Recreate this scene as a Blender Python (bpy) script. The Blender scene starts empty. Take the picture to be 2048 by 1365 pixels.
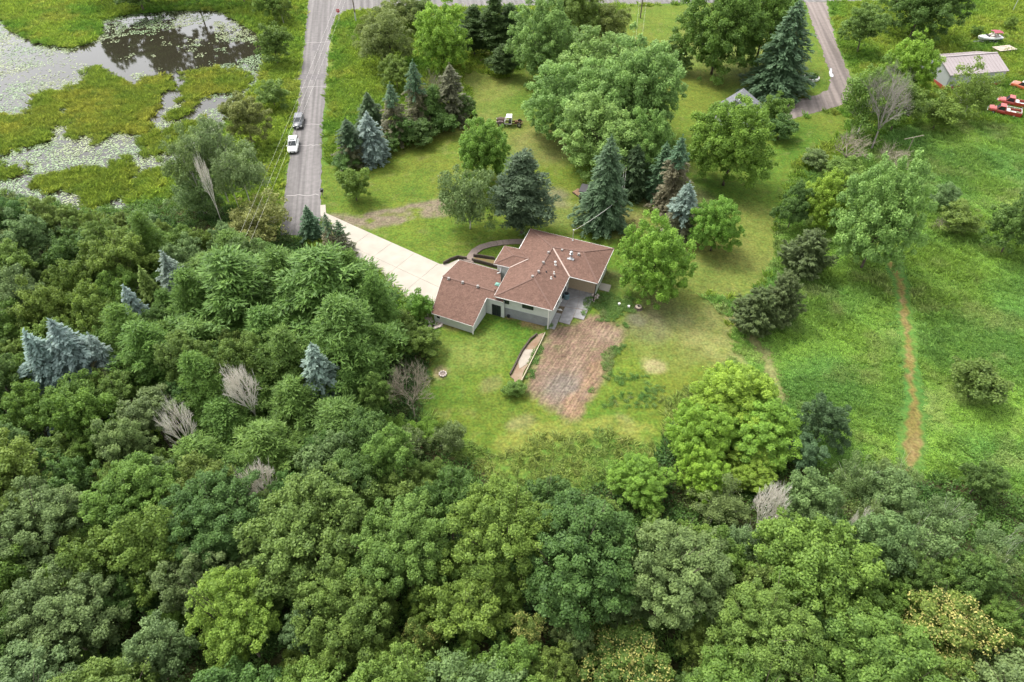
import bpy, bmesh, math, random
import numpy as np
from mathutils import Vector, Matrix

# ---------------------------------------------------------------- scene, camera, light
C = bpy.context.scene.collection
SC = bpy.context.scene
CAM_H, CAM_F, CAM_T = 63.0, 1365.0, math.radians(45)
cd = bpy.data.cameras.new('camera')
cam = bpy.data.objects.new('camera', cd)
C.objects.link(cam)
cam.location = (0, 0, CAM_H)
cam.rotation_euler = (math.radians(45), 0, 0)
cd.sensor_width = 36.0
cd.lens = 36.0 * CAM_F / 2048.0
cd.clip_start = 0.5
cd.clip_end = 6000
SC.camera = cam

SUN_EL, SUN_AZ = math.radians(58), math.radians(-48)      # azimuth from +Y towards +X
wd = bpy.data.worlds.new('World')
SC.world = wd
wd.use_nodes = True
nt = wd.node_tree
nt.nodes.clear()
wo = nt.nodes.new('ShaderNodeOutputWorld')
bg = nt.nodes.new('ShaderNodeBackground')
sky = nt.nodes.new('ShaderNodeTexSky')
sky.sky_type = 'NISHITA'
sky.sun_disc = False
sky.sun_elevation = SUN_EL
sky.sun_rotation = SUN_AZ
sky.air_density = 1.0
sky.dust_density = 3.0
sky.ozone_density = 1.0
hs = nt.nodes.new('ShaderNodeHueSaturation')             # thin cloud: the blue is mostly gone
hs.inputs['Saturation'].default_value = 0.14
hs.inputs['Value'].default_value = 1.0
tcw = nt.nodes.new('ShaderNodeTexCoord')
cn = nt.nodes.new('ShaderNodeTexNoise')
cn.inputs['Scale'].default_value = 2.6
cn.inputs['Detail'].default_value = 5
cr = nt.nodes.new('ShaderNodeMapRange')
cr.inputs['From Min'].default_value = 0.3
cr.inputs['From Max'].default_value = 0.7
cr.inputs['To Min'].default_value = 0.8
cr.inputs['To Max'].default_value = 1.2
mx = nt.nodes.new('ShaderNodeMix')
mx.data_type = 'RGBA'
mx.blend_type = 'MULTIPLY'
mx.inputs['Factor'].default_value = 1.0
nt.links.new(tcw.outputs['Generated'], cn.inputs['Vector'])
nt.links.new(cn.outputs['Fac'], cr.inputs['Value'])
nt.links.new(sky.outputs['Color'], hs.inputs['Color'])
nt.links.new(hs.outputs['Color'], mx.inputs['A'])
nt.links.new(cr.outputs['Result'], mx.inputs['B'])
nt.links.new(mx.outputs['Result'], bg.inputs['Color'])
nt.links.new(bg.outputs['Background'], wo.inputs['Surface'])
bg.inputs['Strength'].default_value = 0.15

sl = bpy.data.lights.new('sun', 'SUN')
sl.energy = 1.15
sl.angle = math.radians(16)
sl.color = (1.0, 0.95, 0.86)
sun = bpy.data.objects.new('sun', sl)
C.objects.link(sun)
sdir = Vector((math.sin(SUN_AZ) * math.cos(SUN_EL), math.cos(SUN_AZ) * math.cos(SUN_EL), math.sin(SUN_EL)))
sun.rotation_euler = (-sdir).to_track_quat('-Z', 'Y').to_euler()
sun.location = (0, 60, 120)

SC.view_settings.view_transform = 'Standard'
SC.view_settings.look = 'None'
SC.view_settings.gamma = 1
SC.view_settings.use_curve_mapping = False
SC.view_settings.exposure = 1.68
SC.render.engine = 'CYCLES'
SC.cycles.max_bounces = 8
SC.cycles.diffuse_bounces = 6
SC.cycles.transmission_bounces = 6
SC.cycles.transparent_max_bounces = 4
SC.cycles.glossy_bounces = 2
SC.cycles.use_denoising = True
try:
    SC.cycles.denoiser = 'OPENIMAGEDENOISE'
except Exception:
    pass

# ---------------------------------------------------------------- helpers
ct, st = math.cos(CAM_T), math.sin(CAM_T)


def W(p, z=0.0):
    """Survey: the point of the plane at height z that the photograph shows at p (2048 px wide)."""
    u = (p[0] - 1024.0) / CAM_F
    v = (p[1] - 682.5) / CAM_F
    t = (CAM_H - z) / (st + v * ct)
    return Vector((u * t, (ct - v * st) * t, z))


def zat(base, y):
    """Height above the ground of what stands at base and reaches up to row y."""
    v = (y - 682.5) / CAM_F
    return CAM_H - base.y * (st + v * ct) / (ct - v * st)


def tocam(p):
    dy, dz = p[1], p[2] - CAM_H
    d = dy * ct - dz * st
    return 1024 + CAM_F * p[0] / d, 682.5 + CAM_F * (-dy * st - dz * ct) / d, d


def tag(o, label=None, cat=None, group=None, kind=None):
    if label:
        o['label'] = label
    if cat:
        o['category'] = cat
    if group:
        o['group'] = group
    if kind:
        o['kind'] = kind
    return o


def empty(name, loc, rz=0.0, parent=None):
    o = bpy.data.objects.new(name, None)
    C.objects.link(o)
    o.location = loc
    o.rotation_euler = (0, 0, rz)
    o.empty_display_size = 0.3
    if parent:
        o.parent = parent
    return o


def link(name, me, parent=None):
    o = bpy.data.objects.new(name, me)
    C.objects.link(o)
    if parent:
        o.parent = parent
    return o


def copy_tree(o, parent=None):
    c = o.copy()
    C.objects.link(c)
    if parent:
        c.parent = parent
    for ch in list(o.children):
        copy_tree(ch, c)
    return c


class MB:
    """Collects boxes, tubes and polygons for one mesh."""

    def __init__(s):
        s.v = []
        s.f = []

    def add(s, vs, fs):
        n = len(s.v)
        s.v += [tuple(x) for x in vs]
        s.f += [tuple(i + n for i in f) for f in fs]
        return s

    def box(s, c, d, rz=0.0, M=None):
        x, y, z = d[0] / 2, d[1] / 2, d[2] / 2
        vs = [Vector((i * x, j * y, k * z)) for k in (-1, 1) for j in (-1, 1) for i in (-1, 1)]
        R = M if M is not None else Matrix.Rotation(rz, 3, 'Z')
        vs = [R @ q + Vector(c) for q in vs]
        return s.add(vs, [(0, 2, 3, 1), (4, 5, 7, 6), (0, 1, 5, 4), (2, 6, 7, 3), (0, 4, 6, 2), (1, 3, 7, 5)])

    def prism(s, poly, z0, z1):
        n = len(poly)
        a = sum(poly[i][0] * poly[(i + 1) % n][1] - poly[(i + 1) % n][0] * poly[i][1] for i in range(n))
        if a < 0:
            poly = poly[::-1]
        vs = [(p[0], p[1], z0) for p in poly] + [(p[0], p[1], z1) for p in poly]
        fs = [tuple(range(n))[::-1], tuple(range(n, 2 * n))]
        fs += [(i, (i + 1) % n, n + (i + 1) % n, n + i) for i in range(n)]
        return s.add(vs, fs)

    def beam(s, a, b, w, h):
        """A bar of section w x h from a to b."""
        a, b = Vector(a), Vector(b)
        d = b - a
        if d.length < 1e-6:
            return s
        q = d.to_track_quat('X', 'Z').to_matrix()
        return s.box((a + b) / 2, (d.length, w, h), M=q)

    def tube(s, pts, rad, n=6, cap=True):
        pts = [Vector(p) for p in pts]
        if not hasattr(rad, '__len__'):
            rad = [rad] * len(pts)
        base = len(s.v)
        up = Vector((0, 0, 1))
        for i, p in enumerate(pts):
            d = (pts[min(i + 1, len(pts) - 1)] - pts[max(i - 1, 0)])
            d = d.normalized() if d.length > 1e-9 else up
            r = d.orthogonal().normalized() if abs(d.z) > 0.95 else d.cross(up).normalized()
            q = d.cross(r)
            for k in range(n):
                t = 2 * math.pi * k / n
                s.v.append(tuple(p + (r * math.cos(t) + q * math.sin(t)) * rad[i]))
        for i in range(len(pts) - 1):
            for k in range(n):
                a = base + i * n + k
                b = base + i * n + (k + 1) % n
                s.f.append((a, b, b + n, a + n))
        if cap:
            s.f.append(tuple(base + k for k in range(n))[::-1])
            s.f.append(tuple(base + (len(pts) - 1) * n + k for k in range(n)))
        return s

    def lathe(s, c, prof, n=12, axis='Z'):
        base = len(s.v)
        for r, h in prof:
            for k in range(n):
                t = 2 * math.pi * k / n
                if axis == 'Z':
                    q = (r * math.cos(t), r * math.sin(t), h)
                elif axis == 'Y':
                    q = (r * math.cos(t), h, r * math.sin(t))
                else:
                    q = (h, r * math.cos(t), r * math.sin(t))
                s.v.append((c[0] + q[0], c[1] + q[1], c[2] + q[2]))
        for i in range(len(prof) - 1):
            for k in range(n):
                a = base + i * n + k
                b = base + i * n + (k + 1) % n
                s.f.append((a, b, b + n, a + n))
        s.f.append(tuple(base + k for k in range(n))[::-1])
        s.f.append(tuple(base + (len(prof) - 1) * n + k for k in range(n)))
        return s

    def mesh(s, name, mat, smooth=False, bevel=0.0):
        me = bpy.data.meshes.new(name)
        me.from_pydata(s.v, [], s.f)
        if bevel or True:
            bm = bmesh.new()
            bm.from_mesh(me)
            if bevel:
                es = [e for e in bm.edges if len(e.link_faces) == 2 and e.calc_face_angle(0) > 0.6]
                bmesh.ops.bevel(bm, geom=es, offset=bevel, segments=2, affect='EDGES', profile=0.6, clamp_overlap=True)
            bmesh.ops.recalc_face_normals(bm, faces=bm.faces)
            bm.to_mesh(me)
            bm.free()
        if smooth:
            for p in me.polygons:
                p.use_smooth = True
        me.materials.append(mat)
        return me

    def build(s, name, mat, parent=None, smooth=False, bevel=0.0):
        return link(name, s.mesh(name, mat, smooth, bevel), parent)


# --- numpy noise
def _h(ix, iy, seed):
    n = (ix.astype(np.int64) * 374761393 + iy.astype(np.int64) * 668265263 + seed * 1442695041) & 0x7fffffff
    n = ((n ^ (n >> 13)) * 1274126177) & 0x7fffffff
    n = n ^ (n >> 16)
    return (n & 0xffff) / 65535.0


def vn(x, y, s=1.0, seed=0):
    x = np.asarray(x, float) / s
    y = np.asarray(y, float) / s
    ix, iy = np.floor(x), np.floor(y)
    fx, fy = x - ix, y - iy
    fx = fx * fx * (3 - 2 * fx)
    fy = fy * fy * (3 - 2 * fy)
    a, b = _h(ix, iy, seed), _h(ix + 1, iy, seed)
    c, d = _h(ix, iy + 1, seed), _h(ix + 1, iy + 1, seed)
    return (a * (1 - fx) + b * fx) * (1 - fy) + (c * (1 - fx) + d * fx) * fy


def fbm(x, y, s, seed=0, o=4):
    r, a, t = 0, 0.5, 0
    for i in range(o):
        r = r + a * vn(x, y, s / 2 ** i, seed + 17 * i)
        t += a
        a *= 0.5
    return r / t


def inpoly(x, y, poly):
    x, y = np.asarray(x), np.asarray(y)
    r = np.zeros(x.shape, bool)
    n = len(poly)
    for i in range(n):
        x0, y0 = poly[i][0], poly[i][1]
        x1, y1 = poly[(i + 1) % n][0], poly[(i + 1) % n][1]
        c = ((y0 > y) != (y1 > y))
        if y1 != y0:
            r ^= c & (x < (x1 - x0) * (y - y0) / (y1 - y0) + x0)
    return r


def dist_line(x, y, pts):
    r = np.full(np.shape(x), 1e9)
    for a, b in zip(pts[:-1], pts[1:]):
        dx, dy = b[0] - a[0], b[1] - a[1]
        L = dx * dx + dy * dy + 1e-9
        t = np.clip(((x - a[0]) * dx + (y - a[1]) * dy) / L, 0, 1)
        r = np.minimum(r, np.hypot(x - a[0] - t * dx, y - a[1] - t * dy))
    return r


def PX(pts, z=0.0):
    return [W(p, z) for p in pts]


# ---------------------------------------------------------------- materials
def mat(name, col, rough=0.8, metal=0.0, var=0.0, scale=4.0, bump=0.0, bscale=20.0, spec=0.3, col2=None, detail=6):
    m = bpy.data.materials.new(name)
    m.use_nodes = True
    n = m.node_tree
    b = n.nodes['Principled BSDF']
    b.inputs['Base Color'].default_value = (*col, 1)
    b.inputs['Roughness'].default_value = rough
    b.inputs['Metallic'].default_value = metal
    b.inputs['Specular IOR Level'].default_value = spec
    tc = n.nodes.new('ShaderNodeTexCoord')
    if var or col2:
        t = n.nodes.new('ShaderNodeTexNoise')
        t.inputs['Scale'].default_value = scale
        t.inputs['Detail'].default_value = detail
        n.links.new(tc.outputs['Object'], t.inputs['Vector'])
        r = n.nodes.new('ShaderNodeMapRange')
        r.inputs['From Min'].default_value = 0.3
        r.inputs['From Max'].default_value = 0.7
        n.links.new(t.outputs['Fac'], r.inputs['Value'])
        x = n.nodes.new('ShaderNodeMix')
        x.data_type = 'RGBA'
        n.links.new(r.outputs['Result'], x.inputs['Factor'])
        c2 = col2 if col2 else tuple(c * (1 + var) for c in col)
        c1 = col if col2 else tuple(c * (1 - var) for c in col)
        x.inputs['A'].default_value = (*c1, 1)
        x.inputs['B'].default_value = (*c2, 1)
        n.links.new(x.outputs['Result'], b.inputs['Base Color'])
    if bump:
        t2 = n.nodes.new('ShaderNodeTexNoise')
        t2.inputs['Scale'].default_value = bscale
        t2.inputs['Detail'].default_value = 5
        n.links.new(tc.outputs['Object'], t2.inputs['Vector'])
        bp = n.nodes.new('ShaderNodeBump')
        bp.inputs['Strength'].default_value = bump
        bp.inputs['Distance'].default_value = 0.05
        n.links.new(t2.outputs['Fac'], bp.inputs['Height'])
        n.links.new(bp.outputs['Normal'], b.inputs['Normal'])
    return m


def foliage_mat(name, trans=0.42, instancer=False):
    """Leaves: the colour comes from the crown object (one tint per tree), with a scatter from leaf to leaf."""
    m = bpy.data.materials.new(name)
    m.use_nodes = True
    n = m.node_tree
    n.nodes.clear()
    out = n.nodes.new('ShaderNodeOutputMaterial')
    if instancer:
        oi = n.nodes.new('ShaderNodeAttribute')
        oi.attribute_type = 'INSTANCER'
        oi.attribute_name = 'tint'
    else:
        oi = n.nodes.new('ShaderNodeObjectInfo')
    at = n.nodes.new('ShaderNodeAttribute')
    at.attribute_name = 'rnd'
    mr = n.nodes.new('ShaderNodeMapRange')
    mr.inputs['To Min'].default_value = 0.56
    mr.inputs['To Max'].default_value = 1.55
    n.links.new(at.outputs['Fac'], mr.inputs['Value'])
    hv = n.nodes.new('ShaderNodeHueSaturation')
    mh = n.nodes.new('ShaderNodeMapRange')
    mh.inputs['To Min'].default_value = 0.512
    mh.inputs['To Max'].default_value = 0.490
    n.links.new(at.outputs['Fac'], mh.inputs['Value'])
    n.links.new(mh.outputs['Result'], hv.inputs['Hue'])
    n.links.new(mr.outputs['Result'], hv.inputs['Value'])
    n.links.new(oi.outputs['Color'], hv.inputs['Color'])
    d = n.nodes.new('ShaderNodeBsdfPrincipled')
    d.inputs['Roughness'].default_value = 0.55
    d.inputs['Specular IOR Level'].default_value = 0.25
    t = n.nodes.new('ShaderNodeBsdfTranslucent')
    hv2 = n.nodes.new('ShaderNodeHueSaturation')
    hv2.inputs['Hue'].default_value = 0.492
    hv2.inputs['Value'].default_value = 1.15
    n.links.new(hv.outputs['Color'], hv2.inputs['Color'])
    n.links.new(hv.outputs['Color'], d.inputs['Base Color'])
    n.links.new(hv2.outputs['Color'], t.inputs['Color'])
    x = n.nodes.new('ShaderNodeMixShader')
    x.inputs['Fac'].default_value = trans
    n.links.new(d.outputs['BSDF'], x.inputs[1])
    n.links.new(t.outputs['BSDF'], x.inputs[2])
    n.links.new(x.outputs['Shader'], out.inputs['Surface'])
    return m


LEAF = foliage_mat('foliage')
TUFT = foliage_mat('tuft_foliage', 0.42, True)
BARK = mat('bark', (0.10, 0.08, 0.06), 0.9, var=0.35, scale=6, bump=0.5, bscale=14)
GREYWOOD = mat('grey_dead_wood', (0.27, 0.245, 0.215), 0.9, var=.25, scale=5)
WHITEWOOD = mat('bleached_wood', (0.66, 0.62, 0.55), 0.85, var=.15, scale=5)
PALEBARK = mat('pale_bark', (0.50, 0.475, 0.42), 0.85, var=0.2, scale=5)
DEADWOOD = mat('dead_wood', (0.52, 0.48, 0.42), 0.9, var=0.25, scale=5)
DEADBROWN = mat('dead_brown_wood', (0.28, 0.245, 0.185), 0.9, var=0.25, scale=5)
# ---------------------------------------------------------------- ground plan (surveyed outlines)
P_LAWN = PX([(644, 330), (715, 332), (765, 318), (800, 300), (850, 276), (900, 258), (938, 244), (946, 200), (925, 152), (952, 144),
             (1010, 160), (1060, 120), (1120, 60), (1200, 30), (1240, 30), (1250, 12), (1360, 10), (1460, 9), (1610, 6), (1640, 80), (1660, 150),
             (1660, 178), (1600, 205), (1580, 240), (1640, 228), (1690, 226), (1690, 262), (1630, 300), (1588, 330), (1572, 362), (1563, 395), (1554, 430), (1552, 500),
             (1530, 560), (1500, 590), (1452, 596), (1408, 578), (1402, 606), (1440, 622), (1466, 655), (1462, 700), (1450, 738), (1400, 765),
             (1330, 800), (1330, 872), (1292, 888), (1240, 872), (1200, 862), (1130, 868), (1060, 882), (1010, 907), (950, 892), (905, 872),
             (862, 835), (850, 770), (868, 700), (862, 640), (880, 560), (878, 531), (830, 508), (700, 450), (652, 428), (641, 410), (641, 370)])
P_SOIL = PX([(1103, 656), (1150, 646), (1176, 628), (1215, 640), (1248, 655), (1240, 690), (1216, 712), (1213, 745), (1188, 785), (1166, 818), (1150, 846),
             (1132, 842), (1108, 818), (1072, 798), (1050, 778), (1062, 740), (1080, 700)])
P_PATH = PX([(1780, 528), (1793, 524), (1805, 560), (1812, 600), (1822, 680), (1830, 760), (1838, 830), (1840, 885), (1836, 925), (1822, 945), (1812, 920),
             (1810, 860), (1820, 800), (1815, 760), (1812, 700), (1806, 640), (1797, 580)])
P_FIELD = PX([(1400, 590), (1470, 600), (1535, 565), (1560, 430), (1580, 370), (1700, 300), (1850, 235), (2100, 260), (2300, 1100), (1560, 1010), (1440, 740), (1470, 690), (1460, 640)])
P_WOOD = PX([(-400, 370), (0, 380), (180, 425), (330, 400), (500, 420), (560, 470), (640, 500), (760, 570), (800, 620), (870, 660), (850, 770), (840, 850), (930, 930), (1010, 975),
             (1180, 985), (1300, 960), (1340, 850), (1420, 820), (1560, 850), (1580, 930), (1720, 940), (1900, 960), (2100, 1000), (2400, 1500), (-600, 1500)])
P_POND = PX([(-500, 20), (0, 36), (12, 60), (32, 64), (70, 85), (140, 96), (180, 86), (205, 66), (200, 42), (250, 29), (330, 22), (400, 19), (445, 24), (482, 46), (514, 66),
             (528, 95), (530, 130), (505, 180), (475, 212), (440, 262), (398, 292), (350, 335), (300, 356), (266, 400), (222, 432), (180, 450), (60, 440), (-60, 420), (-600, 480)])


def q4(pts, oy=0):
    return PX([(x / 4.0, y / 4.0 + oy) for x, y in pts], -0.25)


ISLES = [
    q4([(-300, 950), (0, 945), (190, 930), (300, 900), (265, 830), (330, 775), (480, 735), (575, 765), (530, 810), (480, 860), (490, 930), (590, 975), (420, 1020), (340, 1140), (150, 1180), (0, 1220), (-300, 1260)]),
    q4([(555, 775), (640, 680), (735, 610), (735, 560), (780, 540), (825, 575), (850, 620), (1050, 680), (1080, 715), (1150, 650), (1220, 620), (1360, 630), (1375, 690), (1330, 745), (1260, 750), (1250, 830), (1170, 960), (1200, 1000), (1200, 1090), (1110, 1070), (1000, 1040), (880, 1080), (790, 1160), (700, 1080), (510, 1090), (600, 980), (550, 930), (600, 880), (550, 855), (530, 810)]),
    q4([(1430, 710), (1500, 640), (1500, 590), (1650, 580), (1740, 545), (1760, 580), (1900, 560), (1990, 640), (1990, 690), (1850, 740), (1690, 740), (1600, 790), (1570, 860), (1440, 940), (1330, 950), (1370, 890), (1500, 830), (1510, 780), (1450, 750)]),
    q4([(1330, 1050), (1420, 1000), (1590, 970), (1600, 1070), (1500, 1110), (1350, 1110)]),
    q4([(1110, 1090), (1250, 1090), (1330, 1110), (1450, 1150), (1400, 1200), (1280, 1240), (1200, 1220), (1110, 1160)]),
    q4([(290, 50), (400, 40), (700, 10), (1000, 20), (1060, 60), (1000, 170), (950, 230), (800, 290), (700, 330), (640, 190), (560, 130), (420, 160), (300, 150)], 341),
    q4([(1090, 60), (1300, 0), (1380, 150), (1280, 280), (1080, 290), (1020, 190)], 341),
    q4([(-300, -20), (0, -10), (150, 0), (200, 25), (120, 60), (0, 75), (-300, 90)], 341),
    q4([(880, 1320), (980, 1290), (1100, 1310), (1080, 1370), (900, 1390)]),
]
ROAD = PX([(600, -75), (614, -20), (617, 0), (608, 100), (597, 200), (581, 300), (568, 400), (560, 470), (640, 470), (641, 410), (643, 320), (648, 220), (655, 125), (662, 60), (672, 32), (700, 22), (760, 18),
           (900, 14.5), (1100, 10.5), (1340, 7.5), (1600, 5), (1613, 5), (1652, 4), (1900, -1), (2200, -6), (2200, -75)])
FARDRIVE = PX([(1611, 5.5), (1653, 4.5), (1660, 40), (1672, 82), (1690, 130), (1707, 163), (1705, 190), (1688, 210), (1640, 224), (1575, 240), (1566, 222), (1572, 205), (1622, 195), (1656, 180), (1661, 155), (1646, 105), (1626, 52)])
DRIVE = PX([(640.5, 411), (651, 410), (652, 427), (700, 448.5), (775, 482), (830, 506.5), (880, 529), (898, 528), (918, 519), (921, 526), (890, 562), (866, 608), (832, 606), (806, 592), (780, 572), (760, 548), (722, 524), (690, 494), (660, 455), (641, 432)])

SPOTS = [((1308, 733), 1.5, (.30, .25, .14), .9), ((1330, 693), 4.5, (.15, .15, .05), .35), ((1440, 670), 6, (.20, .19, .075), .6), ((1290, 650), 3.2, (.13, .105, .08), .4), ((1268, 640), 1.4, (.09, .08, .07), .5),
         ((1335, 620), 3.5, (.13, .115, .08), .3), ((1300, 605), 3.2, (.15, .12, .07), .25), ((885, 749), 1.0, (.27, .19, .13), .9), ((1040, 852), 1.6, (.19, .17, .08), .5), ((870, 560), 2, (.15, .13, .06), .3),
         ((1105, 395), 3.0, (.15, .13, .09), .6), ((1130, 430), 4, (.15, .15, .06), .4), ((950, 175), 9, (.16, .155, .045), .45), ((985, 250), 7, (.14, .14, .045), .3), ((1320, 470), 6, (.16, .15, .05), .35),
         ((1470, 100), 14, (.15, .14, .05), .4), ((1240, 440), 4, (.15, .12, .06), .5), ((1095, 290), 7, (.17, .15, .06), .5), ((1350, 400), 6, (.10, .08, .05), .6), ((540, 700), 7, (.10, .055, .03), .9), ((150, 760), 8, (.10, .06, .035), .8),
         ((1420, 540), 9, (.15, .155, .045), .5), ((1500, 470), 9, (.16, .16, .045), .5), ((1215, 560), 2.5, (.17, .15, .07), .5), ((1240, 590), 3, (.10, .15, .03), .6), ((985, 770), 1.4, (.17, .15, .07), .4), ((970, 700), 3.5, (.15, .165, .045), .4),
         ((905, 640), 1.8, (.22, .13, .07), .6), ((1060, 640), 1.3, (.24, .15, .08), .7), ((1025, 622), 1.2, (.25, .16, .09), .7), ((1085, 648), 1.2, (.25, .16, .09), .7), ((1000, 116), 5, (.16, .11, .065), .7), ((1980, 75), 9, (.24, .19, .10), .6), ((1250, 845), 1.3, (.24, .21, .10), .5), ((870, 575), 3, (.15, .15, .05), .3),
         ((820, 690), 2, (.17, .13, .06), .5), ((880, 720), 4, (.13, .15, .04), .4)]
TRACKS = [([(655, 440), (720, 440), (790, 425), (850, 414), (900, 405)], 1.5, (.150, .122, .085), .95, 0.40), ([(700, 452), (760, 445), (830, 432), (890, 424)], 1.2, (.150, .122, .085), .9, 0.42),
          ([(1462, 640), (1500, 670), (1530, 710), (1550, 760), (1562, 800)], 0.7, (.19, .17, .075), .7, .4), ([(1478, 632), (1516, 662), (1548, 702), (1566, 760)], .35, (.17, .15, .06), .5, .3),
          ([(1470, 712), (1500, 745), (1530, 800)], 0.5, (.17, .17, .06), .5, .4),
          ([(1195, 735), (1170, 780), (1140, 825)], 1.0, (.215, .14, .085), .75, .35),
          ([(1010, 895), (1080, 868), (1150, 856), (1220, 852), (1290, 862)], 1.3, (.15, .165, .035), .8, .3), ([(800, 290), (880, 262), (960, 240)], 2.5, (.15, .15, .045), .4, .3)]


def axis(c0, c1, step, lo, hi, far):
    a = list(np.arange(c0, c1 + 1e-6, step))
    s, x = step, c1
    while x < hi:
        s = min(s * 1.12, 1.2)
        x += s
        a.append(x)
    while x < far:
        s *= 1.35
        x += s
        a.append(x)
    s, x = step, c0
    while x > lo:
        s = min(s * 1.12, 1.2)
        x -= s
        a.insert(0, x)
    while x > -far:
        s *= 1.35
        x -= s
        a.insert(0, x)
    return np.array(a)


gx = axis(-48, 75, 0.5, -175, 175, 2500)
gy = axis(34, 132, 0.5, 5, 235, 2500)
GX, GY = np.meshgrid(gx, gy)
xf, yf = GX.ravel(), GY.ravel()
wx = xf + (fbm(xf, yf, 3.0, 3) - .5) * 2.2
wy = yf + (fbm(xf, yf, 3.0, 9) - .5) * 2.2
sx = xf + (fbm(xf, yf, 1.6, 5) - .5) * 1.2
sy = yf + (fbm(xf, yf, 1.6, 6) - .5) * 1.2
m_lawn = inpoly(sx, sy, P_LAWN)
f_soil = np.mean([inpoly(xf + (fbm(xf, yf, 2.0, 300 + i) - .5) * 3.2, yf + (fbm(xf, yf, 2.0, 400 + i) - .5) * 3.2, P_SOIL) for i in range(8)], 0)
m_soil = f_soil > .5
m_path = inpoly(sx, sy, P_PATH)
m_field = inpoly(wx, wy, P_FIELD)
m_wood = inpoly(wx, wy, P_WOOD)
m_pond = inpoly(sx, sy, P_POND)
m_isle = np.zeros(xf.shape, bool)
for p in ISLES:
    m_isle |= inpoly(wx, wy, p)
m_water = m_pond & ~m_isle


def lerp(a, b, t):
    return a * (1 - t[:, None]) + np.array(b)[None, :] * t[:, None]


n1, n2, n3 = fbm(xf, yf, 14, 21), fbm(xf, yf, 4, 31), fbm(xf, yf, 1.5, 41, 3)
alb = np.tile(np.array([.075, .135, .022]), (len(xf), 1))
alb = lerp(alb, (.12, .155, .028), np.clip((n1 - .4) * 2.2, 0, 1))
lawn = np.tile(np.array([.076, .124, .016]), (len(xf), 1))
lawn = lerp(lawn, (.110, .128, .020), np.clip((n1 - .36) * 1.7 + (n2 - .5) * .7, 0, .8))
lawn = lerp(lawn, (.050, .104, .013), np.clip((fbm(xf, yf, 11, 77) - .5) * 2.6, 0, .7))
lawn = lerp(lawn, (.155, .14, .055), np.clip((n3 - .66) * 2.5, 0, .3))
alb[m_lawn] = lawn[m_lawn]
fld = np.tile(np.array([.058, .125, .025]), (len(xf), 1))
fld = lerp(fld, (.10, .165, .03), np.clip((n1 - .45) * 2.5, 0, 1))
alb[m_field & ~m_lawn] = fld[m_field & ~m_lawn]
soil = np.tile(np.array([.142, .098, .067]), (len(xf), 1))
soil = lerp(soil, (.188, .138, .098), np.clip((n2 - .4) * 2, 0, 1))
soil = lerp(soil, (.11, .125, .05), np.clip((n3 - .66) * 3, 0, .5))
pud = np.exp(-((xf - W((1128, 775)).x) ** 2 + (yf - W((1128, 775)).y) ** 2) / 5.5)
soil = lerp(soil, (.135, .115, .095), np.clip(pud * 1.2 * (.5 + n3), 0, .9))
alb = alb * (1 - f_soil[:, None]) + soil * f_soil[:, None]
pth = np.tile(np.array([.128, .108, .032]), (len(xf), 1))
pth = lerp(pth, (.185, .140, .062), np.clip((n3 - .45) * 3, 0, 1))
alb[m_path] = pth[m_path]
wod = np.tile(np.array([.05, .055, .022]), (len(xf), 1))
wod = lerp(wod, (.085, .055, .032), np.clip((n2 - .45) * 3, 0, 1))
alb[m_wood & ~m_lawn] = wod[m_wood & ~m_lawn]
alb[m_isle & m_pond] = np.array([.13, .15, .025])
alb[m_water] = np.array([.03, .027, .018])
for (p, r, c, k) in SPOTS:
    q = W(p)
    d = np.hypot(wx - q.x, wy - q.y)
    alb = lerp(alb, c, np.clip((1.25 - d / r) * 2, 0, 1) * k * np.clip(.45 + n3, 0, 1))
for (pts, w_, c, k, br) in TRACKS:
    d = dist_line(wx, wy, PX(pts))
    alb = lerp(alb, c, np.clip((1.3 - d / w_) * 2, 0, 1) * k * np.clip((n3 - br) * 4 + .6, 0, 1))
streak = f_soil

zf = np.zeros(len(xf))
zf += np.where(m_water, -0.75, 0) + np.where(m_isle & m_pond, -0.22, 0)
zf += np.where(m_soil, (n3 - .5) * 0.14, 0)
zf += np.where(m_lawn & ~m_soil, (n2 - .5) * 0.10 - .05, 0)
nx, ny = len(gx), len(gy)
# faces sorted into the pieces of ground they belong to
ii = (np.arange(ny - 1)[:, None] * nx + np.arange(nx - 1)[None, :]).ravel()
quads = np.stack([ii, ii + 1, ii + nx + 1, ii + nx], 1)
cxm = xf[quads].mean(1)
cls = np.zeros(len(quads), int)
lm, sm, pm = m_lawn[quads].mean(1), m_soil[quads].mean(1), m_path[quads].mean(1)
cls[lm > .5] = 1
cls[sm > .5] = 2
cls[pm > .5] = 3


def np_mesh(name, v, f, mats, attrs=(), smooth=False):
    me = bpy.data.meshes.new(name)
    k = f.shape[1]
    me.vertices.add(len(v))
    me.vertices.foreach_set('co', np.ascontiguousarray(v, np.float32).ravel())
    me.loops.add(f.size)
    me.loops.foreach_set('vertex_index', np.ascontiguousarray(f, np.int32).ravel())
    me.polygons.add(len(f))
    me.polygons.foreach_set('loop_start', np.arange(0, f.size, k, dtype=np.int32))
    me.polygons.foreach_set('loop_total', np.full(len(f), k, np.int32))
    if smooth:
        me.polygons.foreach_set('use_smooth', np.ones(len(f), bool))
    me.update(calc_edges=True)
    for (an, ty, dom, data) in attrs:
        a = me.attributes.new(an, ty, dom)
        key = {'FLOAT': 'value', 'INT': 'value', 'FLOAT_COLOR': 'color', 'FLOAT_VECTOR': 'vector'}[ty]
        a.data.foreach_set(key, np.ascontiguousarray(data).ravel())
    me.materials.append(mats)
    return me


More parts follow.
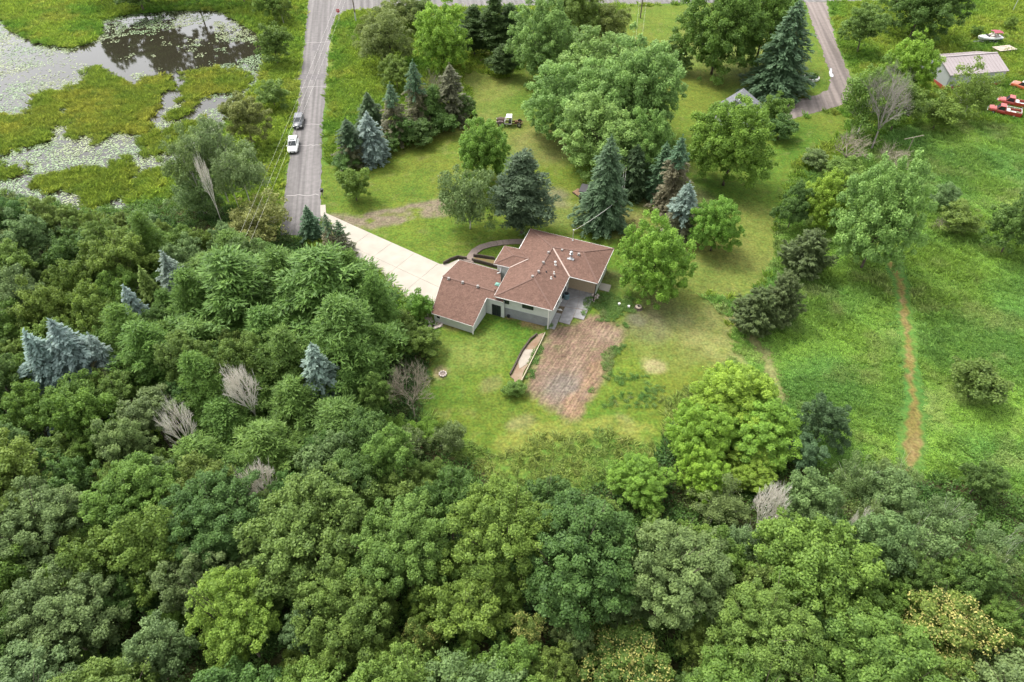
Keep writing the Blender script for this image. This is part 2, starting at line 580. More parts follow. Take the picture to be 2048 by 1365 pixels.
def ground_mat():
    m = bpy.data.materials.new('ground_cover')
    m.use_nodes = True
    n = m.node_tree
    b = n.nodes['Principled BSDF']
    b.inputs['Roughness'].default_value = 0.95
    b.inputs['Specular IOR Level'].default_value = 0.1
    at = n.nodes.new('ShaderNodeAttribute')
    at.attribute_name = 'alb'
    sa = n.nodes.new('ShaderNodeAttribute')
    sa.attribute_name = 'streak'
    tc = n.nodes.new('ShaderNodeTexCoord')

    def noise(scale, lo, hi, det=4, mp=None, fm=.3, fM=.7):
        t = n.nodes.new('ShaderNodeTexNoise')
        t.inputs['Scale'].default_value = scale
        t.inputs['Detail'].default_value = det
        n.links.new(mp if mp else tc.outputs['Object'], t.inputs['Vector'])
        r = n.nodes.new('ShaderNodeMapRange')
        r.inputs['From Min'].default_value = fm
        r.inputs['From Max'].default_value = fM
        r.inputs['To Min'].default_value = lo
        r.inputs['To Max'].default_value = hi
        n.links.new(t.outputs['Fac'], r.inputs['Value'])
        return r.outputs['Result'], t

    def mul(a, f):
        x = n.nodes.new('ShaderNodeMix')
        x.data_type = 'RGBA'
        x.blend_type = 'MULTIPLY'
        x.inputs['Factor'].default_value = 1
        n.links.new(a, x.inputs['A'])
        n.links.new(f, x.inputs['B'])
        return x.outputs['Result']
    f1, t1 = noise(3.2, .68, 1.32)
    f2, _ = noise(0.9, .82, 1.18, 5)
    f3, _ = noise(0.22, .9, 1.1, 3)
    c = mul(mul(mul(at.outputs['Color'], f1), f2), f3)
    # yellowed and clover tufts, straw
    hv = n.nodes.new('ShaderNodeHueSaturation')
    hh, _ = noise(1.7, .478, .522, 5)
    n.links.new(hh, hv.inputs['Hue'])
    n.links.new(c, hv.inputs['Color'])
    # rake marks in the bare soil
    mp = n.nodes.new('ShaderNodeMapping')
    mp.vector_type = 'TEXTURE'
    a0, a1 = W((1080, 760)), W((1130, 690))
    mp.inputs['Rotation'].default_value = (0, 0, math.atan2(a1.y - a0.y, a1.x - a0.x))
    mp.inputs['Scale'].default_value = (2.6, 0.28, 1)
    n.links.new(tc.outputs['Object'], mp.inputs['Vector'])
    f4, t4 = noise(1.0, .74, 1.28, 4, mp.outputs['Vector'], .36, .66)
    sx_ = n.nodes.new('ShaderNodeMix')
    sx_.data_type = 'RGBA'
    n.links.new(sa.outputs['Fac'], sx_.inputs['Factor'])
    n.links.new(hv.outputs['Color'], sx_.inputs['A'])
    n.links.new(mul(hv.outputs['Color'], f4), sx_.inputs['B'])
    n.links.new(sx_.outputs['Result'], b.inputs['Base Color'])
    bp = n.nodes.new('ShaderNodeBump')
    bp.inputs['Strength'].default_value = 0.7
    bp.inputs['Distance'].default_value = 0.12
    n.links.new(t1.outputs['Fac'], bp.inputs['Height'])
    n.links.new(bp.outputs['Normal'], b.inputs['Normal'])
    return m


GROUND = ground_mat()
V = np.stack([xf, yf, zf], 1)
for ci, nm in enumerate(['ground', 'lawn', 'bare_soil', 'path']):
    q = quads[cls == ci]
    used, inv = np.unique(q, return_inverse=True)
    me = np_mesh(nm, V[used], inv.reshape(q.shape), GROUND,
                 [('alb', 'FLOAT_COLOR', 'POINT', np.concatenate([alb[used], np.ones((len(used), 1))], 1).astype(np.float32)),
                  ('streak', 'FLOAT', 'POINT', streak[used].astype(np.float32))], True)
    tag(link(nm, me), kind='structure')

# water
wm = bpy.data.materials.new('pond_water')
wm.use_nodes = True
b = wm.node_tree.nodes['Principled BSDF']
b.inputs['Base Color'].default_value = (.022, .02, .013, 1)
b.inputs['Roughness'].default_value = 0.04
b.inputs['IOR'].default_value = 1.40
tn = wm.node_tree.nodes.new('ShaderNodeTexNoise')
tn.inputs['Scale'].default_value = 1.3
tn.inputs['Detail'].default_value = 3
tcx = wm.node_tree.nodes.new('ShaderNodeTexCoord')
wm.node_tree.links.new(tcx.outputs['Object'], tn.inputs['Vector'])
bpw = wm.node_tree.nodes.new('ShaderNodeBump')
bpw.inputs['Strength'].default_value = 0.06
bpw.inputs['Distance'].default_value = 0.05
wm.node_tree.links.new(tn.outputs['Fac'], bpw.inputs['Height'])
wm.node_tree.links.new(bpw.outputs['Normal'], b.inputs['Normal'])
mb = MB()
xs_ = [p.x for p in P_POND]
ys_ = [p.y for p in P_POND]
mb.add([(min(xs_) - 3, min(ys_) - 3, -.25), (max(xs_) + 3, min(ys_) - 3, -.25), (max(xs_) + 3, max(ys_) + 3, -.25), (min(xs_) - 3, max(ys_) + 3, -.25)], [(0, 1, 2, 3)])
tag(mb.build('pond_water', wm), kind='structure')


# roads
def road_mat(name, base, dirv, wheel=True, org=(0, 0), halfw=3.0):
    m = mat(name, base, 0.9, var=0.12, scale=1.2, bump=0.25, bscale=30, spec=0.2)
    n = m.node_tree
    b = n.nodes['Principled BSDF']
    src = b.inputs['Base Color'].links[0].from_socket
    tc = n.nodes.new('ShaderNodeTexCoord')
    mp = n.nodes.new('ShaderNodeMapping')
    mp.vector_type = 'TEXTURE'
    mp.inputs['Rotation'].default_value = (0, 0, math.atan2(dirv[1], dirv[0]))
    mp.inputs['Scale'].default_value = (45, 0.9, 1)
    n.links.new(tc.outputs['Object'], mp.inputs['Vector'])
    t = n.nodes.new('ShaderNodeTexNoise')
    t.inputs['Scale'].default_value = 1.0
    t.inputs['Detail'].default_value = 5
    n.links.new(mp.outputs['Vector'], t.inputs['Vector'])
    r = n.nodes.new('ShaderNodeMapRange')
    r.inputs['From Min'].default_value = .35
    r.inputs['From Max'].default_value = .65
    r.inputs['To Min'].default_value = .74
    r.inputs['To Max'].default_value = 1.26
    n.links.new(t.outputs['Fac'], r.inputs['Value'])
    x = n.nodes.new('ShaderNodeMix')
    x.data_type = 'RGBA'
    x.blend_type = 'MULTIPLY'
    x.inputs['Factor'].default_value = 1
    n.links.new(src, x.inputs['A'])
    n.links.new(r.outputs['Result'], x.inputs['B'])
    n.links.new(x.outputs['Result'], b.inputs['Base Color'])
    return m


def sheet(name, poly, z, m, kind='structure', skirt=0.15):
    o = MB().prism([(p[0], p[1]) for p in poly], z - skirt, z).build(name, m)
    return tag(o, kind=kind)


def ragged(poly, step=0.8, amp=0.22, seed=0):
    out = []
    rr = random.Random(seed)
    n = len(poly)
    for i in range(n):
        a, b_ = poly[i], poly[(i + 1) % n]
        L = math.hypot(b_[0] - a[0], b_[1] - a[1])
        k = max(1, min(160, int(L / step)))
        for j in range(k):
            t = j / k
            out.append((a[0] + (b_[0] - a[0]) * t + rr.uniform(-amp, amp), a[1] + (b_[1] - a[1]) * t + rr.uniform(-amp, amp)))
    return out


r0, r1 = W((605, 400)), W((630, 120))
ASPH = road_mat('worn_asphalt', (.140, .130, .127), (r1 - r0).normalized())
road = sheet('road', ragged(ROAD, 1.0, .16, 4), 0.03, ASPH)
TAR = mat('dark_asphalt_patch', (.125, .115, .115), .9, var=.2, scale=1.5)
SEAL = mat('pale_sealed_crack', (.30, .28, .27), .9)
for pts in ([(590, 150), (657, 148), (656, 160), (590, 161)], [(626, 88), (642, 87), (640, 101), (624, 102)]):
    o = MB().prism([(p.x, p.y) for p in PX(pts)], .0, .034).build('road_patch', TAR, road)
for y, x0, x1 in ((174.5, 600, 654), (249, 606, 648), (291, 598, 644), (85, 612, 660), (391, 572, 639)):
    a, b_ = W((x0, y + 1.2)), W((x1, y - 1.2))
    pts = [a.lerp(b_, i / 8) + Vector((0, (random.Random(i + y).random() - .5) * .5, .032)) for i in range(9)]
    m_ = MB()
    for p, q in zip(pts[:-1], pts[1:]):
        m_.beam(p, q, .14, .012)
    m_.build('crack_seal', SEAL, road)
f0, f1 = W((1640, 60)), W((1690, 170))
sheet('far_driveway', ragged(FARDRIVE, .8, .25, 5), .026, road_mat('gravelly_asphalt', (.158, .132, .12), (f1 - f0).normalized()))
tag(MB().prism(ragged([(p.x, p.y) for p in PX([(1660, 137), (1664, 138), (1663, 146), (1667, 151), (1666, 155), (1660, 154), (1658, 146)])], .3, .1, 3), .02, .031).build('puddle', mat('puddle_film', (.45, .46, .48), .15, spec=.8)), kind='structure')


# slabs of a paved area, cut by straight joints
def cut_slabs(poly, joints, gap=0.012):
    bm = bmesh.new()
    vs = [bm.verts.new((p[0], p[1], 0)) for p in poly]
    bm.faces.new(vs)
    for (p, nrm) in joints:
        bmesh.ops.bisect_plane(bm, geom=bm.verts[:] + bm.edges[:] + bm.faces[:], plane_co=(p[0], p[1], 0), plane_no=(nrm[0], nrm[1], 0))
    out = []
    for f in bm.faces:
        pts = [v.co.copy() for v in f.verts]
        c = f.calc_center_median()
        out.append([(q.x + (c.x - q.x) * gap / max(.3, (c - q).length), q.y + (c.y - q.y) * gap / max(.3, (c - q).length)) for q in pts])
    bm.free()
    return out


CONC = mat('pale_concrete', (.325, .295, .25), .9, var=.08, scale=.6, bump=.15, bscale=18)
CONCG = mat('grey_concrete', (.22, .215, .215), .9, var=.22, scale=1.3, bump=.15, bscale=18)
drive = sheet('driveway', [(p.x, p.y) for p in DRIVE], .018, mat('joint_filler', (.33, .29, .25), .95))
d0, d1 = W((652, 427)), W((880, 529))
dd = (d1 - d0).normalized()
dn_ = Vector((-dd.y, dd.x, 0))
js = [(d0 + dd * t, dd) for t in (5, 9.5, 14, 18.5, 23, 27.5)] + [(d0 - dn_ * 4.2, dn_), (d0 - dn_ * 8.4, dn_)]
for i, s in enumerate(cut_slabs([(p.x, p.y) for p in DRIVE], js, .03)):
    MB().prism(s, 0.0, .055).build('slab', CONC, drive)
# ---------------------------------------------------------------- the house
def shingle_mat(name, c1, c2):
    m = mat(name, c1, .92, col2=c2, scale=5.5, bump=.3, bscale=9, spec=.15, detail=10)
    n = m.node_tree
    b = n.nodes['Principled BSDF']
    src = b.inputs['Base Color'].links[0].from_socket
    tc = n.nodes.new('ShaderNodeTexCoord')
    v = n.nodes.new('ShaderNodeTexVoronoi')
    v.inputs['Scale'].default_value = 3.4
    n.links.new(tc.outputs['Object'], v.inputs['Vector'])
    sp = n.nodes.new('ShaderNodeSeparateColor')
    n.links.new(v.outputs['Color'], sp.inputs['Color'])
    r = n.nodes.new('ShaderNodeMapRange')
    r.inputs['To Min'].default_value = .86
    r.inputs['To Max'].default_value = 1.15
    n.links.new(sp.outputs[0], r.inputs['Value'])
    x = n.nodes.new('ShaderNodeMix')
    x.data_type = 'RGBA'
    x.blend_type = 'MULTIPLY'
    x.inputs['Factor'].default_value = 1
    n.links.new(src, x.inputs['A'])
    n.links.new(r.outputs['Result'], x.inputs['B'])
    n.links.new(x.outputs['Result'], b.inputs['Base Color'])
    return m


SHING = shingle_mat('brown_shingles', (.104, .059, .045), (.145, .088, .068))
CAP = mat('ridge_shingles', (.130, .078, .061), .9, var=.15, scale=5)
WHITE = mat('white_trim', (.62, .61, .58), .6, var=.05)
SIDING = mat('pale_siding', (.50, .515, .485), .75, var=.06, scale=2)
BLOCK = mat('grey_block', (.225, .23, .24), .9, var=.12, scale=1.5)
TAN = mat('tan_wall', (.32, .25, .17), .85, var=.08)
GLASS = mat('dark_glass', (.02, .025, .028), .08, spec=.6)
METAL = mat('galvanised', (.52, .53, .53), .45, .55, var=.15)
VENTM = mat('vent_grey', (.24, .22, .205), .6)
BLACK = mat('black_paint', (.02, .02, .022), .5)
RUST = mat('rust', (.062, .040, .031), .9, var=.4, scale=5)
WOOD = mat('weathered_wood', (.30, .25, .20), .9, var=.25, scale=4)
TIMBER = mat('dark_timber', (.065, .052, .04), .9, var=.3, scale=4)
FLASH = mat('pale_flashing', (.36, .28, .24), .7)


def offset_poly(p, d):
    """Polygon moved inwards by d (counter-clockwise or clockwise)."""
    n = len(p)
    a = sum(p[i][0] * p[(i + 1) % n][1] - p[(i + 1) % n][0] * p[i][1] for i in range(n))
    sg = 1 if a > 0 else -1
    out = []
    for i in range(n):
        A, B_, C_ = Vector(p[i - 1][:2]), Vector(p[i][:2]), Vector(p[(i + 1) % n][:2])
        e1, e2 = (B_ - A).normalized(), (C_ - B_).normalized()
        n1, n2_ = Vector((-e1.y, e1.x)) * sg, Vector((-e2.y, e2.x)) * sg
        k = n1 + n2_
        out.append(B_ + k * (d / max(.3, 1 + n1.dot(n2_))))
    return out


ZE = 3.6
HA, HB, HC, HD, HE, HF = [W(p, ZE) for p in ((1061, 457.5), (1228, 497.5), (1195.5, 567.5), (1139, 553.5), (1105.5, 621.5), (988, 593))]
G1, G2, G3, G4 = [W(p, ZE) for p in ((1009, 492), (987, 528), (1019.5, 535.5), (1038, 498))]
R0, R1, R2 = [W(p, ZE + 1.2) for p in ((1105, 494.5), (1166, 504), (1068, 556))]
RG0, RG1 = W((1026.5, 511), ZE + .62), W((1058, 518), ZE + .64)
HOUSE = empty('house', ((HA + HC + HE + HF) / 4).xy.to_3d())
tag(HOUSE, 'single storey house with brown hipped shingle roofs and attached garage in the clearing', 'house')
HO = Vector(HOUSE.location)


def part(name, mb, m, parent=HOUSE, **k):
    """Build a part at world coordinates under a thing that stands unrotated at its base."""
    o = mb.build(name, m, parent, **k)
    p = parent
    off = Vector((0, 0, 0))
    while p is not None:
        off += Vector(p.location)
        p = p.parent
    o.location = -off
    return o


def roof_part(name, faces, m, parent=HOUSE, th=.16):
    """Roof planes with thickness: top faces plus a copy below."""
    mb = MB()
    for f in faces:
        mb.add([tuple(v) for v in f], [tuple(range(len(f)))])
    bm = bmesh.new()
    for f in faces:
        bm.faces.new([bm.verts.new(v) for v in f])
    bmesh.ops.remove_doubles(bm, verts=bm.verts, dist=.01)
    bmesh.ops.recalc_face_normals(bm, faces=bm.faces)
    if sum(f.normal.z for f in bm.faces) < 0:
        bmesh.ops.reverse_faces(bm, faces=bm.faces)
    g = bmesh.ops.extrude_face_region(bm, geom=bm.faces[:])
    for v in g['geom']:
        if isinstance(v, bmesh.types.BMVert):
            v.co.z -= th
    bmesh.ops.recalc_face_normals(bm, faces=bm.faces)
    me = bpy.data.meshes.new(name)
    bm.to_mesh(me)
    bm.free()
    me.materials.append(m)
    o = link(name, me, parent)
    off = Vector((0, 0, 0))
    p = parent
    while p is not None:
        off += Vector(p.location)
        p = p.parent
    o.location = -off
    return o


roof = roof_part('roof', [(HA, HB, R1, R0), (HB, HC, R1), (HC, HD, R0, R1), (HD, HE, R2, R0), (HE, HF, R2), (HF, HA, R0, R2)], SHING)
eroof = roof_part('entry_roof', [(G1, G2, RG0), (G2, G3, RG1, RG0), (G1, RG0, RG1, G4), (G3, G4, RG1)], SHING, th=.14)
eroof.location.z += .01
# garage
ZB, ZF, ZR = 2.15, 1.55, 3.42
K_b1, K_b2 = W((919, 520), ZB), W((1001, 542.5), ZB)
K_e1, K_e2 = W((862.5, 626.5), ZF), W((946, 653), ZF)
K_r1, K_r2 = W((885.5, 552.5), ZR), W((1003, 587), ZR - .06)


def on_plane(px, a, b_, c):
    nrm = (b_ - a).cross(c - a)
    o = Vector((0, 0, CAM_H))
    d = W(px, 0) - o
    return o + d * (nrm.dot(a - o) / nrm.dot(d))


K_q1, K_q2 = on_plane((973.5, 596), K_r1, K_e1, K_e2), on_plane((1007, 605), K_r1, K_e1, K_e2)
groof = roof_part('garage_roof', [(K_b1, K_b2, K_r2, K_r1), (K_r1, K_r2, K_q2, K_q1, K_e2, K_e1)], SHING, th=.14)

# ridge caps and valleys
for (a, b_, m, w, nm) in ((R0, R1, CAP, .26, 'ridge_cap'), (R1, HB, CAP, .24, 'ridge_cap'), (R1, HC, CAP, .24, 'ridge_cap'), (R0, R2, CAP, .26, 'ridge_cap'), (R2, HE, CAP, .24, 'ridge_cap'), (R2, HF, CAP, .24, 'ridge_cap'), (R0, HA, CAP, .24, 'ridge_cap'),
                          (R0, HD, FLASH, .20, 'valley_flashing')):
    part(nm, MB().beam(a + Vector((0, 0, .025)), b_ + Vector((0, 0, .025)), w, .025), m, roof)
for (a, b_, m, w, nm) in ((RG0, G1, CAP, .2, 'ridge_cap'), (RG0, G2, CAP, .2, 'ridge_cap'), (RG0, RG1, CAP, .2, 'ridge_cap'), (RG1, G3, FLASH, .14, 'valley_flashing'), (RG1, G4, CAP, .12, 'valley_flashing')):
    part(nm, MB().beam(a + Vector((0, 0, .03)), b_ + Vector((0, 0, .03)), w, .025), m, eroof)
part('ridge_cap', MB().beam(K_r1 + Vector((0, 0, .02)), K_r2 + Vector((0, 0, .02)), .26, .025), CAP, groof)
# fascia and gutters
for a, b_ in ((HA, HB), (HB, HC), (HC, HD), (HD, HE), (HE, HF), (HF, G3), (G4, HA), (G1, G2), (G2, G3), (G1, G4)):
    d = (b_ - a).normalized()
    part('gutter', MB().beam(a + d * .02 + Vector((0, 0, -.07)), b_ - d * .02 + Vector((0, 0, -.05)), .09, .10), WHITE)
for a, b_ in ((K_e1, K_e2), (K_b1, K_b2), (K_q1, K_q2), (K_e1, K_r1), (K_r1, K_b1), (K_e2, K_q1)):
    d = (b_ - a).normalized()
    part('fascia', MB().beam(a + d * .03 + Vector((0, 0, -.07)), b_ - d * .03 + Vector((0, 0, -.05)), .06, .10), WHITE)
part('downspout', MB().beam(K_e2 + Vector((0, -.02, -.1)), K_e2 + Vector((-.02, -.1, -1.3)), .12, .1).beam(K_e2 + Vector((-.02, -.1, -1.34)), W((942.5, 659.5), .15), .13, .1), WHITE)
part('downspout', MB().beam(HE + Vector((-.5, .15, -.15)), HE + Vector((-.52, .1, -3.4)), .12, .1), WHITE)
part('downspout', MB().beam(W((1003, 532), 3.3), W((1000, 545), 2.5), .12, .1).beam(W((1001, 545.3), 2.45), W((994, 547), 2.4), .14, .1), WHITE)
part('downspout', MB().beam(HC + Vector((-.15, .1, -.1)), HC + Vector((-.3, .3, -3.5)), .09, .09), BLACK)

# walls
eave = [HA, HB, HC, HD, HE, HF]
wl = offset_poly(eave, .62)


def wall_seg(a, b_, z0, z1, th, name, m, parent=HOUSE, z1b=None):
    a, b_ = Vector((a[0], a[1], 0)), Vector((b_[0], b_[1], 0))
    d = (b_ - a).normalized()
    n_ = Vector((-d.y, d.x, 0)) * th / 2
    z1b = z1 if z1b is None else z1b
    vs = [a + n_, b_ + n_, b_ - n_, a - n_]
    v = [(q.x, q.y, z0) for q in vs] + [(q.x, q.y, z) for q, z in zip(vs, (z1, z1b, z1b, z1))]
    return part(name, MB().add(v, [(3, 2, 1, 0), (4, 5, 6, 7), (0, 1, 5, 4), (1, 2, 6, 5), (2, 3, 7, 6), (3, 0, 4, 7)]), m, parent)


wA, wB, wC, wD, wE, wF = [Vector((q[0], q[1], 0)) for q in wl]
# the wall towards the patio stands deeper under the roof
dv = (HC - HB).normalized()
wC2, wD2 = wC - dv * 1.25, wD - dv * 1.25 + (HD - HC).normalized() * .0
wC2 = Vector((wC2.x, wC2.y, 0))
wD2 = Vector((wD2.x, wD2.y, 0))
ZT = ZE - .1
for a, b_, m, nm in ((wA, wB, SIDING, 'wall'), (wB, wC2, SIDING, 'wall'), (wC2, wD2, TAN, 'patio_wall'), (wF, wA, SIDING, 'wall')):
    o = wall_seg(a, b_, 0, ZT, .16, nm, m)
wall_seg(wD2, wE, 0, ZT, .16, 'wall', SIDING)
wall_seg(wE, wF, 1.55, ZT, .16, 'wall', SIDING)
wall_seg(wE, wF, 0, 1.55, .24, 'foundation_wall', BLOCK)


def window(a, b_, s0, s1, z0, z1, out, name='window', fm=WHITE, gm=GLASS, parent=HOUSE, bars=0):
    """A framed opening on the wall a-b between the distances s0 and s1."""
    a, b_ = Vector((a[0], a[1], 0)), Vector((b_[0], b_[1], 0))
    d = (b_ - a).normalized()
    n_ = Vector((d.y, -d.x, 0)) * out
    p, q = a + d * s0 + n_ * .10, a + d * s1 + n_ * .10
    mb = MB()
    for z in (z0, z1):
        mb.beam(p + Vector((0, 0, z)), q + Vector((0, 0, z)), .09, .07)
    for t in range(bars + 2):
        r = p.lerp(q, t / (bars + 1))
        mb.beam(r + Vector((0, 0, z0 + .036)), r + Vector((0, 0, z1 - .036)), .07, .08)
    f = part(name, mb, fm, parent)
    pm = MB()
    pm.beam(p - n_ * .01 + Vector((0, 0, (z0 + z1) / 2)), q - n_ * .01 + Vector((0, 0, (z0 + z1) / 2)), .03, z1 - z0)
    part('pane', pm, gm, f)
    return f


L_EF = (wF - wE).length
window(wE, wF, 2.2, 3.7, 2.35, 2.95, -1, fm=BLACK)
window(wE, wF, 5.6, 7.0, 2.35, 2.95, -1, fm=BLACK)
part('meter_box', MB().box((wE.lerp(wF, .82).x - .05, wE.lerp(wF, .82).y - .28, .35), (.35, .3, .35), math.atan2((wE - wF).y, (wE - wF).x)), BLACK)
Lp = (wE - wD2).length
window(wD2, wE, 1.4, 3.4, .1, 2.2, -1, 'sliding_door', bars=1)
window(wD2, wE, 4.6, 6.0, 1.0, 2.2, -1)
window(wC2, wD2, 1.0, 2.3, 1.9, 2.7, -1, fm=TAN)
window(wB, wC2, 1.2, 2.6, 1.0, 2.3, -1)
window(wB, wC2, 4.2, 5.4, 1.0, 2.3, -1)
window(wA, wB, 2.0, 3.8, 1.1, 2.4, -1)
window(wA, wB, 7.5, 9.3, 1.1, 2.4, -1)
# entry wing
ew = offset_poly([G1, G2, G3, G4], .45)
eg = [Vector((q[0], q[1], 0)) for q in ew]
wall_seg(eg[0], eg[1], 0, ZT, .14, 'entry_wall', SIDING)
wall_seg(eg[1], eg[2] + (G3 - G2).xy.to_3d().normalized() * .9, 0, ZT, .14, 'entry_wall', SIDING)
wall_seg(eg[0], eg[3] + (G4 - G1).xy.to_3d().normalized() * .9, 0, ZT, .14, 'entry_wall', SIDING)
window(eg[0], eg[1], .7, 1.7, .1, 2.2, -1, 'door', gm=mat('door_panel', (.20, .22, .20), .6))
# garage walls
gw = [Vector((q[0], q[1], 0)) for q in offset_poly([K_b1, K_e1, K_e2, K_q1], .28)]
kb = K_b1 + (K_b2 - K_b1).normalized() * .3 + (K_e1 - K_b1).normalized() * .3
ke1 = K_e1 + (K_e2 - K_e1).normalized() * .3 + (K_b1 - K_e1).normalized() * .3
ke2 = K_e2 + (K_e1 - K_e2).normalized() * .3 + (K_q1 - K_e2).normalized() * .3
kq = K_q1 + (K_r1 - K_r2).normalized() * .3 + (K_e2 - K_q1).normalized() * .02
kr = K_r1 + (K_r2 - K_r1).normalized() * .3
kb2 = K_b2 + (K_e1 - K_b1).normalized() * .3
wall_seg(kb, kr, 0, ZB - .05, .14, 'garage_wall', SIDING, z1b=ZR - .2)
wall_seg(kr, ke1, 0, ZR - .2, .14, 'garage_wall', SIDING, z1b=ZF - .05)
wall_seg(ke1, ke2, 0, ZF - .02, .14, 'garage_wall', SIDING)
wall_seg(ke2, kq, 0, ZF - .05, .14, 'garage_wall', SIDING, z1b=K_q1.z - .18)
wall_seg(kb, kb2, 0, ZB - .05, .14, 'garage_wall', SIDING)
window(ke1, ke2, .35, .95, .75, 1.25, 1, fm=WHITE)
window(ke1, kr, 3.4, 6.0, .05, 1.9, -1, 'garage_door', gm=mat('garage_door_panel', (.62, .62, .6), .6))
# breezeway
dq = (K_q2 - K_q1).normalized()
ins = (K_r1 - K_e1).normalized()
ins = Vector((ins.x, ins.y, 0)).normalized()
b0, b1 = Vector((kq.x, kq.y, 0)) + ins * .35, Vector((K_q2.x, K_q2.y, 0)) + ins * .35
wall_seg(b0, b1, 0, K_q1.z - .1, .14, 'breezeway_wall', SIDING)
Lb = (b1 - b0).length
window(b0, b1, 1.0, Lb - .5, .1, 1.9, 1, 'screen_door', fm=BLACK, bars=1)

# what sits on the roofs
def roof_z(px, a, b_, c):
    return on_plane(px, a, b_, c)


def box_vent(px, pl, parent, s=.30):
    p = roof_z(px, *pl)
    mb = MB()
    mb.box((p.x, p.y, p.z + .03), (s * 1.2, s * 1.2, .05), -.36)
    mb.box((p.x, p.y, p.z + .14), (s * .8, s * .8, .2), -.36)
    mb.box((p.x, p.y, p.z + .26), (s, s, .05), -.36)
    return part('roof_vent', mb, VENTM, parent)


PY = (HD, HE, R2)
PXf = (HC, HD, R1)
PL = (HF, HA, R2)
for px in ((1097, 507), (1086.5, 527), (1077, 545)):
    box_vent(px, PY, roof)
box_vent((1065, 555), PL, roof)
box_vent((1124, 502.5), PXf, roof)
box_vent((1157.5, 510.5), PXf, roof)
GF = (K_r1, K_e1, K_e2)
for px in ((897.5, 559), (925.5, 566.5), (955.5, 574.5)):
    box_vent(px, GF, groof)


def pipe_vent(px, pl, r, h, m, parent, cap=False):
    p = roof_z(px, *pl)
    mb = MB().lathe((p.x, p.y, p.z - .05), [(r * 2.6, 0), (r * 1.3, .12), (r, .15), (r, h)] + ([(r * 1.9, h), (r * 1.9, h + .1), (r * .4, h + .2)] if cap else []), 10)
    return part('vent_pipe', mb, m, parent)


for px, r, h, cp in (((1110.5, 530), .09, .5, True), ((1108, 547.5), .07, .4, False), ((1102, 557.5), .07, .35, False)):
    pipe_vent(px, PY, r, h, WHITE, roof, cp)
for px in ((1092.5, 544.5), (1109.5, 553.5)):
    pipe_vent(px, PY, .07, .25, BLACK, roof)
pipe_vent((990, 582), (K_b1, K_b2, K_r1), .09, .35, mat('brown_pipe', (.12, .07, .05), .7), groof)
p = roof_z((1142, 517.5), *PXf)
ch = part('chimney', MB().box((p.x, p.y, p.z + .04), (.95, .75, .06), -.36).lathe((p.x, p.y, p.z), [(.36, .05), (.18, .2), (.13, .25), (.13, .7), (.26, .7), (.26, .82), (.13, .86), (.13, 1.0), (.21, 1.02), (.21, 1.18), (.08, 1.25)], 14), mat('bright_metal', (.36, .36, .36), .3, .6), roof)
p = roof_z((995, 570), K_b1, K_b2, K_r1)
part('skylight', MB().box((p.x, p.y, p.z + .06), (.62, .62, .14), -.36).box((p.x, p.y, p.z + .17), (.4, .4, .1), -.36), mat('green_plastic', (.13, .27, .22), .4), groof)
mp0 = W((1145.5, 481), ZE + .35)
mast = MB().tube([mp0, mp0 + Vector((0, 0, 1.75))], .035, 6)
mast.box(tuple(mp0 + Vector((0, 0, 1.78))), (.16, .16, .12)).box(tuple(mp0), (.2, .2, .1))
part('service_mast', mast, METAL, roof)
MAST_TOP = mp0 + Vector((0, 0, 1.7))

# patio, walks, retaining walls
def pz(pts):
    return [(1060 + x / 8.533, 520 + y / 8.533) for x, y in pts]


patio = sheet('patio', [(p.x, p.y) for p in PX(pz([(640, 400), (1070, 500), (1065, 690), (915, 1030), (740, 985), (675, 1110), (490, 1060), (540, 930), (425, 895), (560, 560)]))], .03, mat('patio_joints', (.20, .16, .13), .95))
for poly in ([(850, 450), (1068, 500), (1066, 560), (848, 520)], [(847, 528), (1066, 568), (1062, 690), (980, 870), (800, 830), (838, 690)], [(797, 840), (977, 880), (915, 1028), (742, 983)],
             [(640, 402), (842, 448), (838, 640), (655, 690), (560, 570)], [(660, 698), (834, 650), (832, 690), (795, 832), (600, 800)], [(598, 808), (792, 842), (726, 990), (674, 1108), (492, 1058), (545, 925)],
             [(556, 575), (650, 694), (594, 800), (448, 785)]):
    MB().prism([(p.x, p.y) for p in PX(pz(poly))], .0, .06).build('slab', CONCG, patio)
sheet('paving_slab', PX(pz([(430, 905), (535, 932), (420, 1190), (322, 1168)])), .09, CONCG)
sheet('paving_slab', PX(pz([(1190, 392), (1385, 437), (1345, 552), (1178, 508)])), .07, CONC)
sheet('planting_bed', PX(pz([(450, 790), (598, 808), (548, 925), (422, 897)])), .05, mat('mulch', (.11, .085, .055), .95, var=.4, scale=6))
WALK = mat('walk_concrete', (.20,.158,.135), .9, var=.1, scale=1.2)
wk_c = [(1055, 484), (1030, 484), (1005, 486), (982, 489.5), (963, 495), (950, 503), (943, 512), (939.5, 518)]
cl = [W(p) for p in wk_c]
poly_l, poly_r = [], []
for i, p in enumerate(cl):
    d = (cl[min(i + 1, len(cl) - 1)] - cl[max(i - 1, 0)]).normalized()
    n_ = Vector((-d.y, d.x, 0))
    poly_l.append(p + n_ * .6)
    poly_r.append(p - n_ * .6)
walk = tag(empty('walkway', cl[0]), kind='structure')
for i in range(len(cl) - 1):
    k = 2
    for j in range(k):
        a, b_ = poly_l[i].lerp(poly_l[i + 1], j / k), poly_l[i].lerp(poly_l[i + 1], (j + 1) / k - .015)
        c_, d_ = poly_r[i].lerp(poly_r[i + 1], (j + 1) / k - .015), poly_r[i].lerp(poly_r[i + 1], j / k)
        part('slab', MB().prism([(a.x, a.y), (b_.x, b_.y), (c_.x, c_.y), (d_.x, d_.y)], .0, .10), WALK, walk)
rw = tag(empty('retaining_wall', W((935, 523))), 'dark timber retaining walls stepping along the back of the garage', 'wall')
